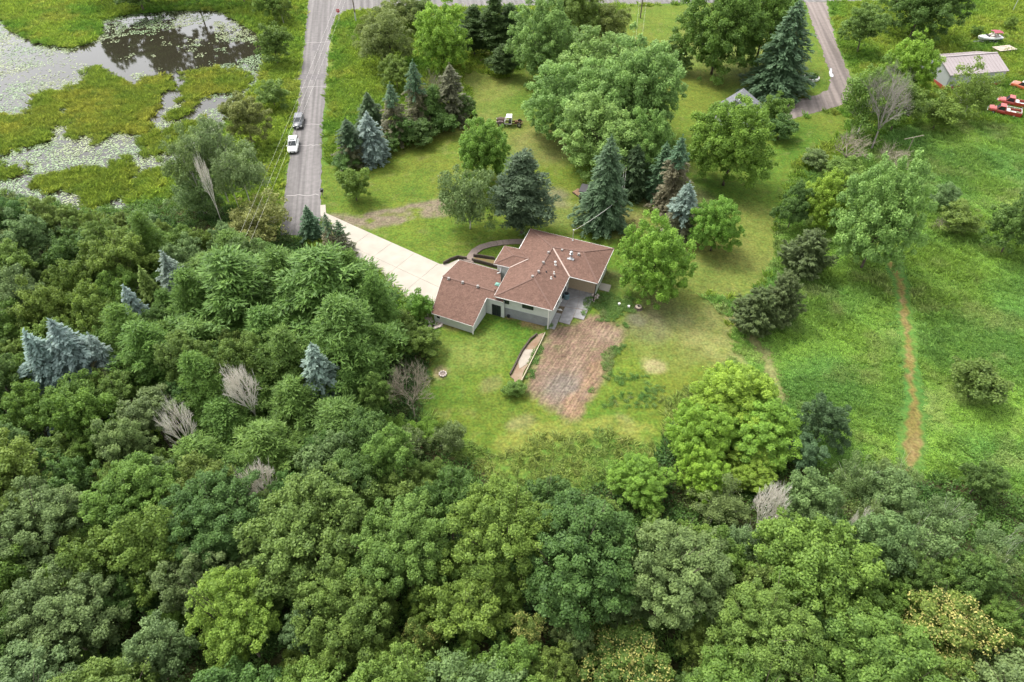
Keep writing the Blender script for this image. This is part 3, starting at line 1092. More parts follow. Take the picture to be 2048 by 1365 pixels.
for pts, h in (([(887, 530), (902, 521.5), (916, 517), (934, 520.5)], .5), ([(947, 514.5), (964, 516), (985, 519.5), (990, 521)], .62), ([(944, 522.5), (965, 528), (999, 537.5)], .5)):
    q = [W(p) for p in pts]
    for a, b_ in zip(q[:-1], q[1:]):
        d = (b_ - a).normalized()
        for z in np.arange(.09, h, .18):
            part('timber', MB().beam(a + Vector((0, 0, z)), b_ - d * .02 + Vector((0, 0, z)), .16, .17), TIMBER, rw)
for i, (x, y) in enumerate(((938.5, 519.5), (937.5, 522), (937, 524.5))):
    a = W((x, y))
    part('step', MB().box((a.x, a.y, .16 - .06 * i), (1.5, .55, .12 + .0), -.36), WALK, rw)
sheet('planting_bed', PX([(947, 516), (990, 522), (999, 535), (948, 523)]), .12, mat('leafy_mulch', (.16, .085, .05), .95, col2=(.12, .13, .04), scale=2.5))
tag(MB().prism([(p.x, p.y) for p in PX([(921, 519), (944, 525), (998, 541), (992, 550), (918, 530)])], .0, .03).build('paving', mat('grey_brown_paving', (.17, .15, .13), .95, var=.2)), kind='structure')  # strip behind the garage, in a mottled grey brown

# sunken strip with concrete edging beside the bare soil
TR_ = PX([(1088, 667), (1074, 671), (1064, 682), (1045, 706), (1034, 730), (1022, 752), (1030, 766), (1040, 763), (1060, 722), (1076, 692)])
sheet('sandy_strip', ragged(TR_, .5, .12, 8), .03, mat('orange_sand', (.18, .115, .07), .95, col2=(.26, .205, .15), scale=.55))
sheet('concrete_pad', PX([(1050, 700), (1071, 700), (1055, 728), (1039, 738), (1036, 724)]), .07, mat('dusty_concrete', (.29, .255, .21), .95, var=.12, scale=1.5))
ed = tag(empty('edging', W((1066, 712))), 'pale board edging along the sunken sandy strip beside the bare soil', 'edging')
q = [W(p) for p in ((1090, 668), (1080, 690), (1064, 722), (1043, 764))]
for a, b_ in zip(q[:-1], q[1:]):
    part('board', MB().beam(a + Vector((0, 0, .16)), b_ + Vector((0, 0, .16)), .10, .32), mat('pale_board', (.36, .31, .22), .9), ed)
q = [W(p) for p in ((1074, 670), (1061, 680), (1043, 705), (1031, 730), (1020, 751))]
for i, (a, b_) in enumerate(zip(q[:-1], q[1:])):
    for z in (.08, .24):
        part('timber', MB().beam(a + Vector((0, 0, z)), b_ + Vector((.0, 0, z)), .18, .15), TIMBER, ed)

# ---------------------------------------------------------------- other buildings
# grey roofed house, half hidden by the maple
zg = 3.0
g0, g1, g2 = W((1437, 207), zg), W((1537, 219), zg), W((1520, 247), zg)
g3 = W((1420, 236), zg)
pk = W((1487.5, 176.5), zg + 1.9)
pk2 = pk + (g2 - g1) * .9
pk2.z = pk.z
NH = tag(empty('house', ((g0 + g2) / 2).xy.to_3d()), 'small neighbouring house with a plain grey roof behind the bright maple', 'house')
GREY = shingle_mat('grey_shingles', (.115, .118, .130), (.15, .153, .165))
eg0, eg1 = g0.copy(), g1.copy()
nr = roof_part('roof', [(pk, eg0, g3, pk2), (pk, pk2, g2, eg1)], GREY, NH)
nw = [Vector((q[0], q[1], 0)) for q in offset_poly([g0, g1, g2, g3], .5)]
for i in range(4):
    a, b_ = nw[i], nw[(i + 1) % 4]
    wall_seg(a, b_, 0, zg - .1, .15, 'wall', SIDING, NH)
mid0, mid1 = (nw[0] + nw[1]) / 2, (nw[2] + nw[3]) / 2
for a, b_, m0, pz_ in ((nw[0], nw[1], mid0, pk.z), (nw[2], nw[3], mid1, pk.z)):
    d = (b_ - a)
    n_ = Vector((-d.y, d.x, 0)).normalized() * .07
    vs = [a + n_, b_ + n_, m0 + n_, a - n_, b_ - n_, m0 - n_]
    zs = (zg - .1, zg - .1, pz_ - .25) * 2
    part('gable', MB().add([(v.x, v.y, z) for v, z in zip(vs, zs)], [(0, 1, 2), (5, 4, 3), (0, 3, 4, 1), (1, 4, 5, 2), (2, 5, 3, 0)]), SIDING, NH)
window(nw[1], nw[2], 1.0, 2.2, 1.0, 2.2, -1, parent=NH)
for px in ((1479, 203.5), (1501, 205)):
    p = on_plane(px, pk, g2, g1)
    part('roof_vent', MB().box((p.x, p.y, p.z + .2), (.5, .5, .4)).box((p.x, p.y, p.z + .43), (.62, .62, .06)), METAL, nr)

# metal barn
zb = 3.4
ROOFM = mat('pinkish_metal_roof', (.295, .255, .255), .45, .15, var=.06, scale=.6)
b0_, b1_ = W((1901, 151.5), zb), W((2019, 142), zb)
b3_, b2_ = W((1886, 101), zb), W((1983, 91), zb)
bp0, bp1 = W((1891, 108.5), zb + 1.6), W((2000.5, 100.0), zb + 1.6)
bd = (b1_ - b0_).normalized()
bnv = Vector((-bd.y, bd.x, 0))
halfw = 5.0
bp0 = b0_ + bnv * halfw
bp0.z = zb + 1.7
bp1 = b1_ + bnv * halfw
bp1.z = zb + 1.7
b3_ = b0_ + bnv * halfw * 2
b2_ = b1_ + bnv * halfw * 2
BARN = tag(empty('barn', ((b0_ + b2_) / 2).xy.to_3d()), 'pole barn with pinkish grey metal roof and pale walls near the red pickups', 'barn')
br = roof_part('roof', [(bp0, bp1, b1_, b0_), (bp1, bp0, b3_, b2_)], ROOFM, BARN, th=.1)
Lb_ = (b1_ - b0_).length
for i in range(int(Lb_ / .75) + 1):
    t = min(1, i * .75 / Lb_)
    for lo, hi, c0, c1 in ((b0_, b1_, bp0, bp1), (b3_, b2_, bp0, bp1)):
        part('roof_rib', MB().beam(lo.lerp(hi, t) + Vector((0, 0, .02)), c0.lerp(c1, t) + Vector((0, 0, .02)), .07, .05), ROOFM, br)
part('ridge_cap', MB().beam(bp0 + Vector((0, 0, .05)), bp1 + Vector((0, 0, .05)), .4, .06), ROOFM, br)
bw = [Vector((q[0], q[1], 0)) for q in offset_poly([b0_, b1_, b2_, b3_], .3)]
BWALL = mat('barn_metal_wall', (.33,.345,.345), .5, .1, var=.06)
RED = mat('red_wainscot', (.30, .06, .04), .6, var=.15)
for i in range(4):
    a, b_ = bw[i], bw[(i + 1) % 4]
    wall_seg(a, b_, .9, zb - .05, .1, 'wall', BWALL, BARN)
    wall_seg(a, b_, 0, .9, .16, 'wainscot', RED, BARN)
for a, b_ in ((bw[1], bw[2]), (bw[3], bw[0])):
    m0 = (a + b_) / 2
    d = (b_ - a)
    n_ = Vector((-d.y, d.x, 0)).normalized() * .05
    vs = [a + n_, b_ + n_, m0 + n_, a - n_, b_ - n_, m0 - n_]
    zs = (zb - .05, zb - .05, zb + 1.5) * 2
    part('gable', MB().add([(v.x, v.y, z) for v, z in zip(vs, zs)], [(0, 1, 2), (5, 4, 3), (0, 3, 4, 1), (1, 4, 5, 2), (2, 5, 3, 0)]), BWALL, BARN)
window(bw[3], bw[0], 3.0, 6.4, .1, 3.0, -1, 'barn_door', gm=mat('barn_door_panel', (.6, .6, .58), .6), parent=BARN)

# little black shed
s0 = W((1174, 409))
SHED = tag(empty('shed', s0), 'small black flat roofed shed half hidden behind the drooping spruce', 'shed')
for c_, d_, nm, m in (((0, 0, 1.1), (2.6, .1, 2.2), 'wall', BLACK), ((0, 1.9, 1.1), (2.6, .1, 2.2), 'wall', BLACK), ((-1.25, .95, 1.1), (.1, 1.8, 2.2), 'wall', BLACK), ((1.25, .95, 1.1), (.1, 1.8, 2.2), 'wall', BLACK), ((0, .95, 2.28), (3.0, 2.4, .14), 'roof', mat('shed_roof', (.055, .052, .055), .8)), ((-.4, -.07, 1.0), (.9, .06, 1.9), 'door', mat('shed_door', (.05, .045, .04), .7))):
    MB().box(c_, d_, 0).build(nm, m, SHED)
SHED.rotation_euler.z = -.3
q = PX([(1145, 386), (1156, 379), (1172, 392), (1165, 400)])
pf = tag(empty('wooden_platform', q[0]), 'low brown wooden platform in front of the black shed', 'platform')
for i in range(6):
    a, b_ = q[0].lerp(q[3], (i + .5) / 6), q[1].lerp(q[2], (i + .5) / 6)
    part('plank', MB().beam(a + Vector((0, 0, .2)), b_ + Vector((0, 0, .2)), .36, .06), mat('brown_planks', (.24, .15, .09), .9) if i == 0 else bpy.data.materials['brown_planks'], pf)
part('joist', MB().beam(q[0] + Vector((0, 0, .08)), q[3] + Vector((0, 0, .08)), .1, .16).beam(q[1] + Vector((0, 0, .08)), q[2] + Vector((0, 0, .08)), .1, .16), TIMBER, pf)
# ---------------------------------------------------------------- vegetation meshes
def unit(a):
    return a / (np.linalg.norm(a, axis=1, keepdims=True) + 1e-9)


def leaves(P, N, L, w, rng, up_t=None):
    """One bent diamond per leaf: centre P, normal N, length L, width w."""
    n = len(P)
    t = rng.normal(size=(n, 3)) if up_t is None else up_t + rng.normal(size=(n, 3)) * .35
    t = unit(t - N * (t * N).sum(1, keepdims=True))
    b = np.cross(N, t)
    L = (L * rng.uniform(.7, 1.3, n))[:, None]
    w = (w * rng.uniform(.7, 1.3, n))[:, None]
    v = np.stack([P + t * L / 2, P + b * w / 2 + t * L * .08, P - t * L / 2, P - b * w / 2 + t * L * .08], 1).reshape(-1, 3)
    f = np.arange(4 * n).reshape(n, 4)
    return v, f


def leaf_mesh(name, parts, rng, material=None, tint_by=None):
    v = np.concatenate([p[0] for p in parts])
    off, fs = 0, []
    for p in parts:
        fs.append(p[1] + off)
        off += len(p[0])
    f = np.concatenate(fs)
    rnd = np.concatenate([p[2] if len(p) > 2 else rng.random(len(p[1])) for p in parts])
    return np_mesh(name, v, f, material or LEAF, [('rnd', 'FLOAT', 'FACE', np.clip(rnd, 0, 1).astype(np.float32))])


def sphere_dirs(n, rng, zmin=-1.0):
    z = rng.uniform(zmin, 1, n)
    a = rng.uniform(0, 2 * np.pi, n)
    r = np.sqrt(1 - z * z)
    return np.stack([r * np.cos(a), r * np.sin(a), z], 1)


def broad_mesh(name, seed, R, npf, pr, per, L, w, zmin=-.55, fill=.35, flat=.75, rag=.22, upb=.55, droop=0.0, nlobe=11, up=.35):
    """A broadleaf crown in units of its radius: limbs end in uneven lobes, lobes carry puffs of leaves; R is its usual radius in metres."""
    rng = np.random.default_rng(seed)
    cand = sphere_dirs(nlobe * 10, rng, zmin + .1)
    keep = [0]
    for k in range(1, nlobe):
        idx = rng.integers(0, len(cand), 16)
        dm = np.min(np.linalg.norm(cand[idx][:, None] - cand[keep][None], axis=2), axis=1)
        keep.append(idx[np.argmax(dm)])
    ld = np.concatenate([cand[keep], [[0, 0, .15]]])
    lr = np.concatenate([rng.uniform(.50, .50 + .32 * (rag / .22) ** .5, nlobe), [.1]])
    LC = ld * lr[:, None]
    LC[:, 2] = LC[:, 2] * 1.05 + .12 * (1 - np.hypot(ld[:, 0], ld[:, 1]))
    lw = np.concatenate([rng.uniform(.28, .46, nlobe), [.5]])
    per_l = np.maximum(3, (npf * lw ** 2 / (lw ** 2).sum()).astype(int))
    PC, PW = [], []
    for c, q, n in zip(LC, lw, per_l):
        e = sphere_dirs(n * 5, rng, -.5)
        out = unit(c[None] + np.array([[0, 0, .4]]))
        kk = [int(np.argmax((e * out).sum(1)))]
        for k in range(1, n):
            idx = rng.integers(0, len(e), 12)
            dm = np.min(np.linalg.norm(e[idx][:, None] - e[kk][None], axis=2), axis=1) + .25 * (e[idx] * out).sum(1)
            kk.append(idx[np.argmax(dm)])
        f_ = e[kk] * np.array([1, 1, 1 + up])
        PC.append(c + f_ * (q * np.where(rng.random(n) < fill, rng.uniform(.3, .75, n), rng.uniform(.8, 1.08, n)))[:, None])
        PW.append(np.full(n, .75 + .6 * q))
    PC, PW = np.concatenate(PC), np.concatenate(PW)
    m = np.percentile(np.hypot(PC[:, 0], PC[:, 1]), 93) + pr / R * .6
    PC = PC / m * R
    prs = pr * PW * rng.uniform(.5, 1.4, len(PC))
    Ps, Ns, rs = [], [], []
    for c, p, r in zip(PC, prs, rng.uniform(-.2, .2, len(PC))):
        n = max(12, int(per * (p / pr) ** 2))
        e = sphere_dirs(n, rng, -.5)
        tip = 1 + .35 * np.clip(e[:, 2], 0, 1) ** 2 * rng.random(n)
        rr = p * rng.random(n) ** .34 * rng.uniform(.8, 1.18, n) * tip
        q = c + e * rr[:, None] * np.array([1, 1, flat])
        if droop:
            q[:, 2] -= droop * (rr / p) ** 2 * p
        N = unit(e * 1.0 + np.array([0, 0, upb]) + rng.normal(size=(n, 3)) * .65)
        Ps.append(q)
        Ns.append(N)
        rs.append(np.clip(rng.normal(.5 + r, .17, n), 0, 1))
    n = int(npf * per * .16)
    k = rng.integers(0, len(PC), n)
    q = PC[k] * rng.uniform(.35, 1.06, n)[:, None] + rng.normal(size=(n, 3)) * pr * .6
    Ps.append(q)
    Ns.append(unit(np.array([0, 0, .8]) + rng.normal(size=(n, 3)) * .7))
    rs.append(rng.random(n))
    P, N, r = np.concatenate(Ps), np.concatenate(Ns), np.concatenate(rs)
    v, f = leaves(P, N, L, w, rng)
    v = v / R
    return leaf_mesh(name, [(v, f, r)], rng), PC / R


def trunk_mesh(name, seed, PC, m, r0=.035, zbase=-1.6, nl=9, sides=6):
    """Trunk and limbs in the crown's units; the base at z = zbase below the crown's centre."""
    rng = random.Random(seed)
    mb = MB()
    lean = (rng.uniform(-.08, .08), rng.uniform(-.08, .08))
    mid = Vector((lean[0], lean[1], -.25))
    mb.tube([(0, 0, zbase - .03), (0, 0, zbase + .12), (lean[0] * .5, lean[1] * .5, (zbase - .25) / 2), mid, (lean[0] * 1.5, lean[1] * 1.5, .45)], [r0 * 1.5, r0 * 1.1, r0, r0 * .75, r0 * .2], sides)
    for k in range(nl):
        c = Vector(PC[rng.randrange(len(PC))])
        s = Vector((lean[0] * .6, lean[1] * .6, rng.uniform(max(zbase * .55, -.75), -.05)))
        h = s.lerp(c, .5) + Vector((rng.uniform(-.06, .06), rng.uniform(-.06, .06), -.06))
        mb.tube([s, h, c], [r0 * .5, r0 * .3, r0 * .08], 5, False)
        c2 = c + Vector((rng.uniform(-.25, .25), rng.uniform(-.25, .25), rng.uniform(0, .2)))
        mb.tube([h, c2.lerp(h, .4) + Vector((0, 0, .03)), c2], [r0 * .25, r0 * .15, r0 * .05], 4, False)
    return mb.mesh(name, m, True)


def spruce_mesh(name, seed, H, R, levels, per, L, w, dead=None, droop=.25, power=.85, keep=1.0):
    """Tiers of boughs carrying flat sprays; in units of the height. dead = height below which the needles are brown."""
    rng = np.random.default_rng(seed)
    A, B = [[], [], [], []], [[], [], [], []]
    for i in range(levels):
        t = (i + .5) / levels
        z = H * (.05 + .93 * t)
        rr = R * (1 - t ** 1.75) ** power * rng.uniform(.78, 1.16) + .03 * R
        nb = max(4, int((6 + 9 * (1 - t)) * keep))
        a0 = rng.uniform(0, 6.28)
        for k in range(nb):
            a = a0 + 6.283 * k / nb + rng.uniform(-.25, .25)
            rl = rr * rng.uniform(.62, 1.18)
            n = max(6, int(per * (rl / R) ** 1.2 + 4))
            s = rng.random(n) ** .62
            lat = rng.normal(size=n) * .16 * rl * (1.05 - s) + rng.normal(size=n) * .05 * R
            zz = z + rl * (.10 * s - droop * s * s) + rng.normal(size=n) * .035 * R - abs(lat) * .25
            ca, sa = np.cos(a), np.sin(a)
            P = np.stack([ca * s * rl - sa * lat, sa * s * rl + ca * lat, zz], 1)
            N = unit(np.stack([ca * .25 + rng.normal(size=n) * .3, sa * .25 + rng.normal(size=n) * .3, np.full(n, 1.0)], 1))
            tdir = np.stack([np.full(n, ca) - sa * lat / (.2 * rl + .01) * .5, np.full(n, sa) + ca * lat / (.2 * rl + .01) * .5, np.full(n, -.15)], 1)
            dz = dead is not None and (zz.mean() / H + rng.uniform(-.08, .08)) < dead
            T = B if dz else A
            if dz and rng.random() < .35:
                continue
            T[0].append(P)
            T[1].append(N)
            T[2].append(tdir)
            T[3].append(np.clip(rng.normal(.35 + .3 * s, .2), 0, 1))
    # leader
    n = 14
    P = np.stack([rng.normal(size=n) * .02 * R, rng.normal(size=n) * .02 * R, H * rng.uniform(.95, 1.02, n)], 1)
    A[0].append(P)
    A[1].append(unit(rng.normal(size=(n, 3))))
    A[2].append(np.tile([0, 0, 1.0], (n, 1)))
    A[3].append(np.full(n, .6))
    res = []
    for T, nm in ((A, name), (B, 'dead_boughs')):
        if not T[0]:
            res.append(None)
            continue
        P, N, D, r = [np.concatenate(q) for q in T]
        v, f = leaves(P, N, L, w, rng, D)
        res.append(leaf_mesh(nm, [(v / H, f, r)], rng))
    return res


def pine_mesh(name, seed, H, R, levels, per, L, w, lo=.12, keep=1.0):
    """White-pine habit: tiers of level boughs ending in upturned plumes; in units of the height."""
    rng = np.random.default_rng(seed)
    Ps, Ns, Ds, rs = [], [], [], []
    for i in range(levels):
        t = (i + .4) / levels
        z = H * (lo + (.97 - lo) * t)
        prof = min(1, (1 - t) * 1.55) ** .8 * min(1, .55 + t * 2)
        rr = R * prof * rng.uniform(.85, 1.12) + .04 * R
        nb = max(4, int((5 + 4 * (1 - t)) * keep))
        a0 = rng.uniform(0, 6.28)
        for k in range(nb):
            a = a0 + 6.283 * k / nb + rng.uniform(-.35, .35)
            rl = rr * rng.uniform(.65, 1.15)
            npl = max(2, int(2 + 6 * rl / R))
            for j in range(npl):
                s = (j + 1) / npl * rng.uniform(.85, 1.05)
                lat = rng.uniform(-.32, .32) * rl * s
                c = np.array([np.cos(a) * s * rl - np.sin(a) * lat, np.sin(a) * s * rl + np.cos(a) * lat, z + rl * (.05 * s + .22 * s * s) + rng.uniform(-.03, .03) * H])
                n = max(8, int(per * rng.uniform(.7, 1.3)))
                e = sphere_dirs(n, rng, -.35)
                pr = R * .15 * rng.uniform(.75, 1.3)
                Ps.append(c + e * (pr * rng.random(n) ** .35)[:, None] * np.array([1.25, 1.25, .75]))
                Ns.append(unit(rng.normal(size=(n, 3)) * .6 + np.array([0, 0, .9])))
                Ds.append(e + np.array([np.cos(a) * .5, np.sin(a) * .5, .5]))
                rs.append(np.clip(rng.normal(.5 + rng.uniform(-.15, .15), .2, n), 0, 1))
    P, N, D, r = [np.concatenate(q) for q in (Ps, Ns, Ds, rs)]
    v, f = leaves(P, N, L, w, rng, D)
    return leaf_mesh(name, [(v / H, f, r)], rng)


def cone_trunk(name, m, r=.018, h=.93, boughs=0, seed=1, R=.2):
    mb = MB()
    mb.tube([(0, 0, -.01), (0, 0, .03), (0, 0, h * .5), (0, 0, h)], [r * 1.5, r, r * .6, r * .1], 6)
    rr = random.Random(seed)
    for i in range(boughs):
        z = rr.uniform(.15, .9)
        a = rr.uniform(0, 6.28)
        L = R * (1 - z) * rr.uniform(.6, 1)
        mb.tube([(0, 0, z), (math.cos(a) * L, math.sin(a) * L, z - .03 + L * .15)], [r * .25, r * .05], 4, False)
    return mb.mesh(name, m, True)


def dead_mesh(name, seed, m, depth=5, spread=.55, first=.32, r0=.022, kids=(3, 4), up=.35, nb=5, decay=.56, leader=0.0):
    """A bare crown: limbs forking again and again; in units of the height."""
    rng = random.Random(seed)
    mb = MB()

    def grow(p, d, L, r, k):
        q1 = p + d * L * .5 + Vector((rng.uniform(-1, 1), rng.uniform(-1, 1), rng.uniform(-.5, 1))) * L * .06
        q2 = p + d * L + Vector((rng.uniform(-1, 1), rng.uniform(-1, 1), rng.uniform(-.3, 1))) * L * .08
        mb.tube([p, q1, q2], [r, r * .8, r * .6], 5 if k > 2 else 3, False)
        if k <= 0:
            return
        for j in range(rng.choice(kids)):
            nd = (d + Vector((rng.uniform(-1, 1), rng.uniform(-1, 1), rng.uniform(-.6, 1) * .8)) * spread * 1.55 + Vector((0, 0, up * .15))).normalized()
            s = q1.lerp(q2, rng.uniform(0.2, 1))
            grow(s, nd, L * rng.uniform(.55, .85), r * decay, k - 1)
    top = Vector((rng.uniform(-.03, .03), rng.uniform(-.03, .03), first))
    mb.tube([(0, 0, -.02), (0, 0, .05), top], [r0 * 1.4, r0, r0 * .8], 7)
    if leader:
        tip = Vector((.05, -.03, leader))
        mb.tube([top, top.lerp(tip, .5) + Vector((.03, .02, 0)), tip], [r0 * .8, r0 * .5, r0 * .1], 6, False)
        for j in range(nb):
            z = rng.uniform(0, .8)
            a = rng.uniform(0, 6.28)
            grow(top.lerp(tip, z), Vector((math.cos(a) * .75, math.sin(a) * .75, .55)).normalized(), .22 * (1 - z * .6), r0 * .4 * (1 - z * .5), depth - 2)
    for j in range(nb):
        a = 6.283 * j / nb + rng.uniform(-.4, .4)
        e = rng.uniform(.45, 1.1)
        d = Vector((math.cos(a) * spread * e * 1.3, math.sin(a) * spread * e * 1.3, 1 - .35 * e)).normalized()
        grow(top.lerp(Vector((0, 0, first * .6)), rng.random() * .8), d, .27, r0 * .5, depth - 1)
    me = mb.mesh(name, m)
    zs = max(v.co.z for v in me.vertices)
    for v in me.vertices:
        v.co /= zs
    return me


# --- the stock of crowns (each shared by many trees)
BR = {}
BR['M'] = [broad_mesh('crown', 100 + i, 3.5, 125, .46, 165, .22, .15, rag=.20 + .03 * (i % 4), flat=.85, fill=.28, nlobe=10 + i % 4, up=.2 + .12 * (i % 4), zmin=-.65) for i in range(8)]
BR['L'] = [broad_mesh('crown', 200 + i, 5.5, 265, .57, 220, .235, .16, rag=.20, zmin=-.45, fill=.25, nlobe=22 + 2 * i, up=.15, flat=.85) for i in range(4)]          # wide domes of the old wood
BR['F'] = [broad_mesh('crown', 250 + i, 5.0, 320, .50, 155, .235, .16, rag=.17, zmin=-.92, fill=.28, nlobe=22 + 2 * i, up=.4, flat=.95) for i in range(5)]         # full ovals of trees in the open
BR['S'] = [broad_mesh('crown', 300 + i, 2.0, 60, .42, 150, .19, .125, zmin=-.9, rag=.14, fill=.3, nlobe=12) for i in range(5)]
BR['A'] = [broad_mesh('crown', 400 + i, 3.0, 90, .52, 100, .20, .15, zmin=-.8, rag=.26, fill=.5, flat=1.0, upb=.3, nlobe=14, up=.6) for i in range(4)]      # airy aspens and birches
BR['W'] = [broad_mesh('crown', 500 + i, 3.2, 95, .60, 175, .30, .09, zmin=-.9, rag=.2, fill=.35, flat=.9, upb=.25, droop=.7, nlobe=14) for i in range(3)]   # willows
TR = {k: [trunk_mesh('trunk', 7 + i, pc, PALEBARK if k == 'A' else BARK, r0={'F': .03, 'M': .03, 'L': .035, 'S': .03, 'A': .022, 'W': .04}[k], nl={'F': 14, 'M': 8, 'L': 16, 'S': 6, 'A': 16, 'W': 9}[k]) for i, (me, pc) in enumerate(v)] for k, v in BR.items()}
SP = {'spruce': [spruce_mesh('crown', 600 + i, 10, 2.4, 24, 62, .42, .16, droop=.3) for i in range(3)],
      'slim': [spruce_mesh('crown', 620 + i, 12, 1.9, 26, 48, .40, .16, droop=.25, power=.75) for i in range(2)],
      'half': [spruce_mesh('crown', 640 + i, 12, 2.2, 26, 50, .40, .15, dead=.48 + .11 * i, droop=.3, power=.7) for i in range(3)],
      'norway': [spruce_mesh('crown', 660, 14, 3.2, 24, 95, .50, .17, droop=.42, power=.8)],
      'cedar': [spruce_mesh('crown', 680 + i, 5, 2.0, 15, 120, .26, .11, droop=-.25, power=.55) for i in range(2)],
      'thin': [spruce_mesh('crown', 690 + i, 8, 1.5, 17, 20, .34, .12, dead=.62, droop=.15, keep=.8) for i in range(2)]}
PN = [pine_mesh('crown', 700 + i, 11, 3.4, 12, 46, .42, .10) for i in range(4)]
DK = pine_mesh('crown', 720, 12, 2.6, 13, 40, .42, .13)
CT = cone_trunk('trunk', BARK, boughs=26)
DD = [dead_mesh('limbs', 800, GREYWOOD, 6, .6, .30, nb=6, r0=.017, leader=.95), dead_mesh('limbs', 801, WHITEWOOD, 5, .75, .3, nb=8, r0=.024, decay=.66), dead_mesh('limbs', 802, DEADBROWN, 5, .8, .34, nb=8, r0=.018, decay=.6), dead_mesh('limbs', 803, WHITEWOOD, 5, .5, .3, nb=5, r0=.022, decay=.62)]
BUSHDEAD = dead_mesh('twigs', 804, DEADBROWN, 4, .9, .1, nb=9, r0=.02)
rb = np.random.default_rng(5)


def blossom_mesh(seed, PC, R=3.5):
    rng = np.random.default_rng(seed)
    Ps, Ns = [], []
    for c in PC:
        if c[2] < -.25 or rng.random() < .2:
            continue
        n = 34
        e = sphere_dirs(n, rng, 0.0)
        Ps.append(c * R + e * .62 * rng.uniform(.92, 1.12, n)[:, None] * np.array([1, 1, .75]))
        Ns.append(unit(e + np.array([0, 0, .8]) + rng.normal(size=(n, 3)) * .5))
    P, N = np.concatenate(Ps), np.concatenate(Ns)
    v, f = leaves(P, N, .17, .12, rng)
    return leaf_mesh('blossoms', [(v / R, f)], rng)


BLOS = [blossom_mesh(31 + i, BR['M'][i][1]) for i in range(3)]

PAL = dict(mid=(.140, .222, .042), lime=(.215, .345, .046), bright=(.180, .300, .044), dark=(.094, .170, .040), olive=(.138, .208, .044), greygreen=(.150, .222, .078), teal=(.088, .150, .062),
           blue=(.215, .285, .248), bluegreen=(.095, .165, .086), darkspruce=(.076, .128, .058), pine=(.126, .220, .046), pinegrey=(.105, .150, .078), pinedark=(.078, .132, .040), brown=(.158, .158, .088), willow=(.160, .220, .060),
           fresh=(.165, .292, .044), cotton=(.200, .310, .080), cedar=(.092, .130, .046), tan=(.205, .230, .070), flower=(.42, .40, .12))
rt = random.Random(99)
PLACED = []      # (x, y, radius) of every tree


def jit(c, a=.1):
    k = 1 + rt.uniform(-a, a)
    return (c[0] * k * (1 + rt.uniform(-a, a)), c[1] * k, c[2] * k * (1 + rt.uniform(-a, a)), 1)


_n = [0]


def pick(lst):
    _n[0] += 1
    return _n[0] * 7 % len(lst)


def broadleaf(cls, pal, pos, Rw, Rz, zc, label, name='broadleaf_tree', cat='tree', group=None, flower=False, idx=None, keep=1.0):
    """pos: base on the ground; Rw, Rz: crown radii; zc: height of the crown's centre."""
    i = pick(BR[cls]) if idx is None else idx
    if flower:
        i = i % 3
    e = empty(name, pos)
    tag(e, label, cat, group)
    rz = rt.uniform(0, 6.28)
    t = link('trunk', TR[cls][i], e)
    t.location = (0, 0, zc)
    t.rotation_euler.z = rz
    t.scale = (Rw, Rw, zc / 1.6)
    c = link('crown', BR[cls][i][0], e)
    c.location = (0, 0, zc)
    c.rotation_euler.z = rz
    c.scale = (Rw, Rw * rt.uniform(.92, 1.08), Rz)
    c.color = jit(PAL[pal], .09)
    if flower:
        b = link('blossoms', BLOS[i], e)
        b.location, b.rotation_euler, b.scale = c.location, c.rotation_euler, c.scale
        b.color = jit(PAL['flower'], .08)
        b['kind'] = 'stuff'
    PLACED.append((pos[0], pos[1], Rw * keep))
    return e


def tree(cls, pal, cx, cy, w, h=None, label='', zk=.98, base=None, **k):
    """Place a broadleaf tree by where its crown stands in the survey photo."""
    zc = 6.0
    for _ in range(8):
        p = W((cx, cy), zc)
        d = tocam(p)[2]
        R = w * d / CAM_F / 2 * (.94 if cls == 'F' else 1.04)
        dep = math.atan2(CAM_H - zc, math.hypot(p.x, p.y))
        Rz = R * .9
        if h:
            hh = h * d / CAM_F / 2
            q = hh * hh - (R * math.sin(dep)) ** 2
            Rz = math.sqrt(max(q, 0)) / math.cos(dep)
        Rz = min(max(Rz, .62 * R), 1.7 * R)
        zn = max(Rz * zk, .7)
        if base is not None:
            g = W(base)
            v = (cy - 682.5) / CAM_F
            zn = max(Rz * .75, zat(g, cy))
        zc = zc * .4 + zn * .6
    p = W((cx, cy), zc)
    if base is not None:
        g = W(base)
        p = Vector((p.x, g.y, 0))
    return broadleaf(cls, pal, Vector((p.x, p.y, 0)), R, Rz, zc, label, **k)


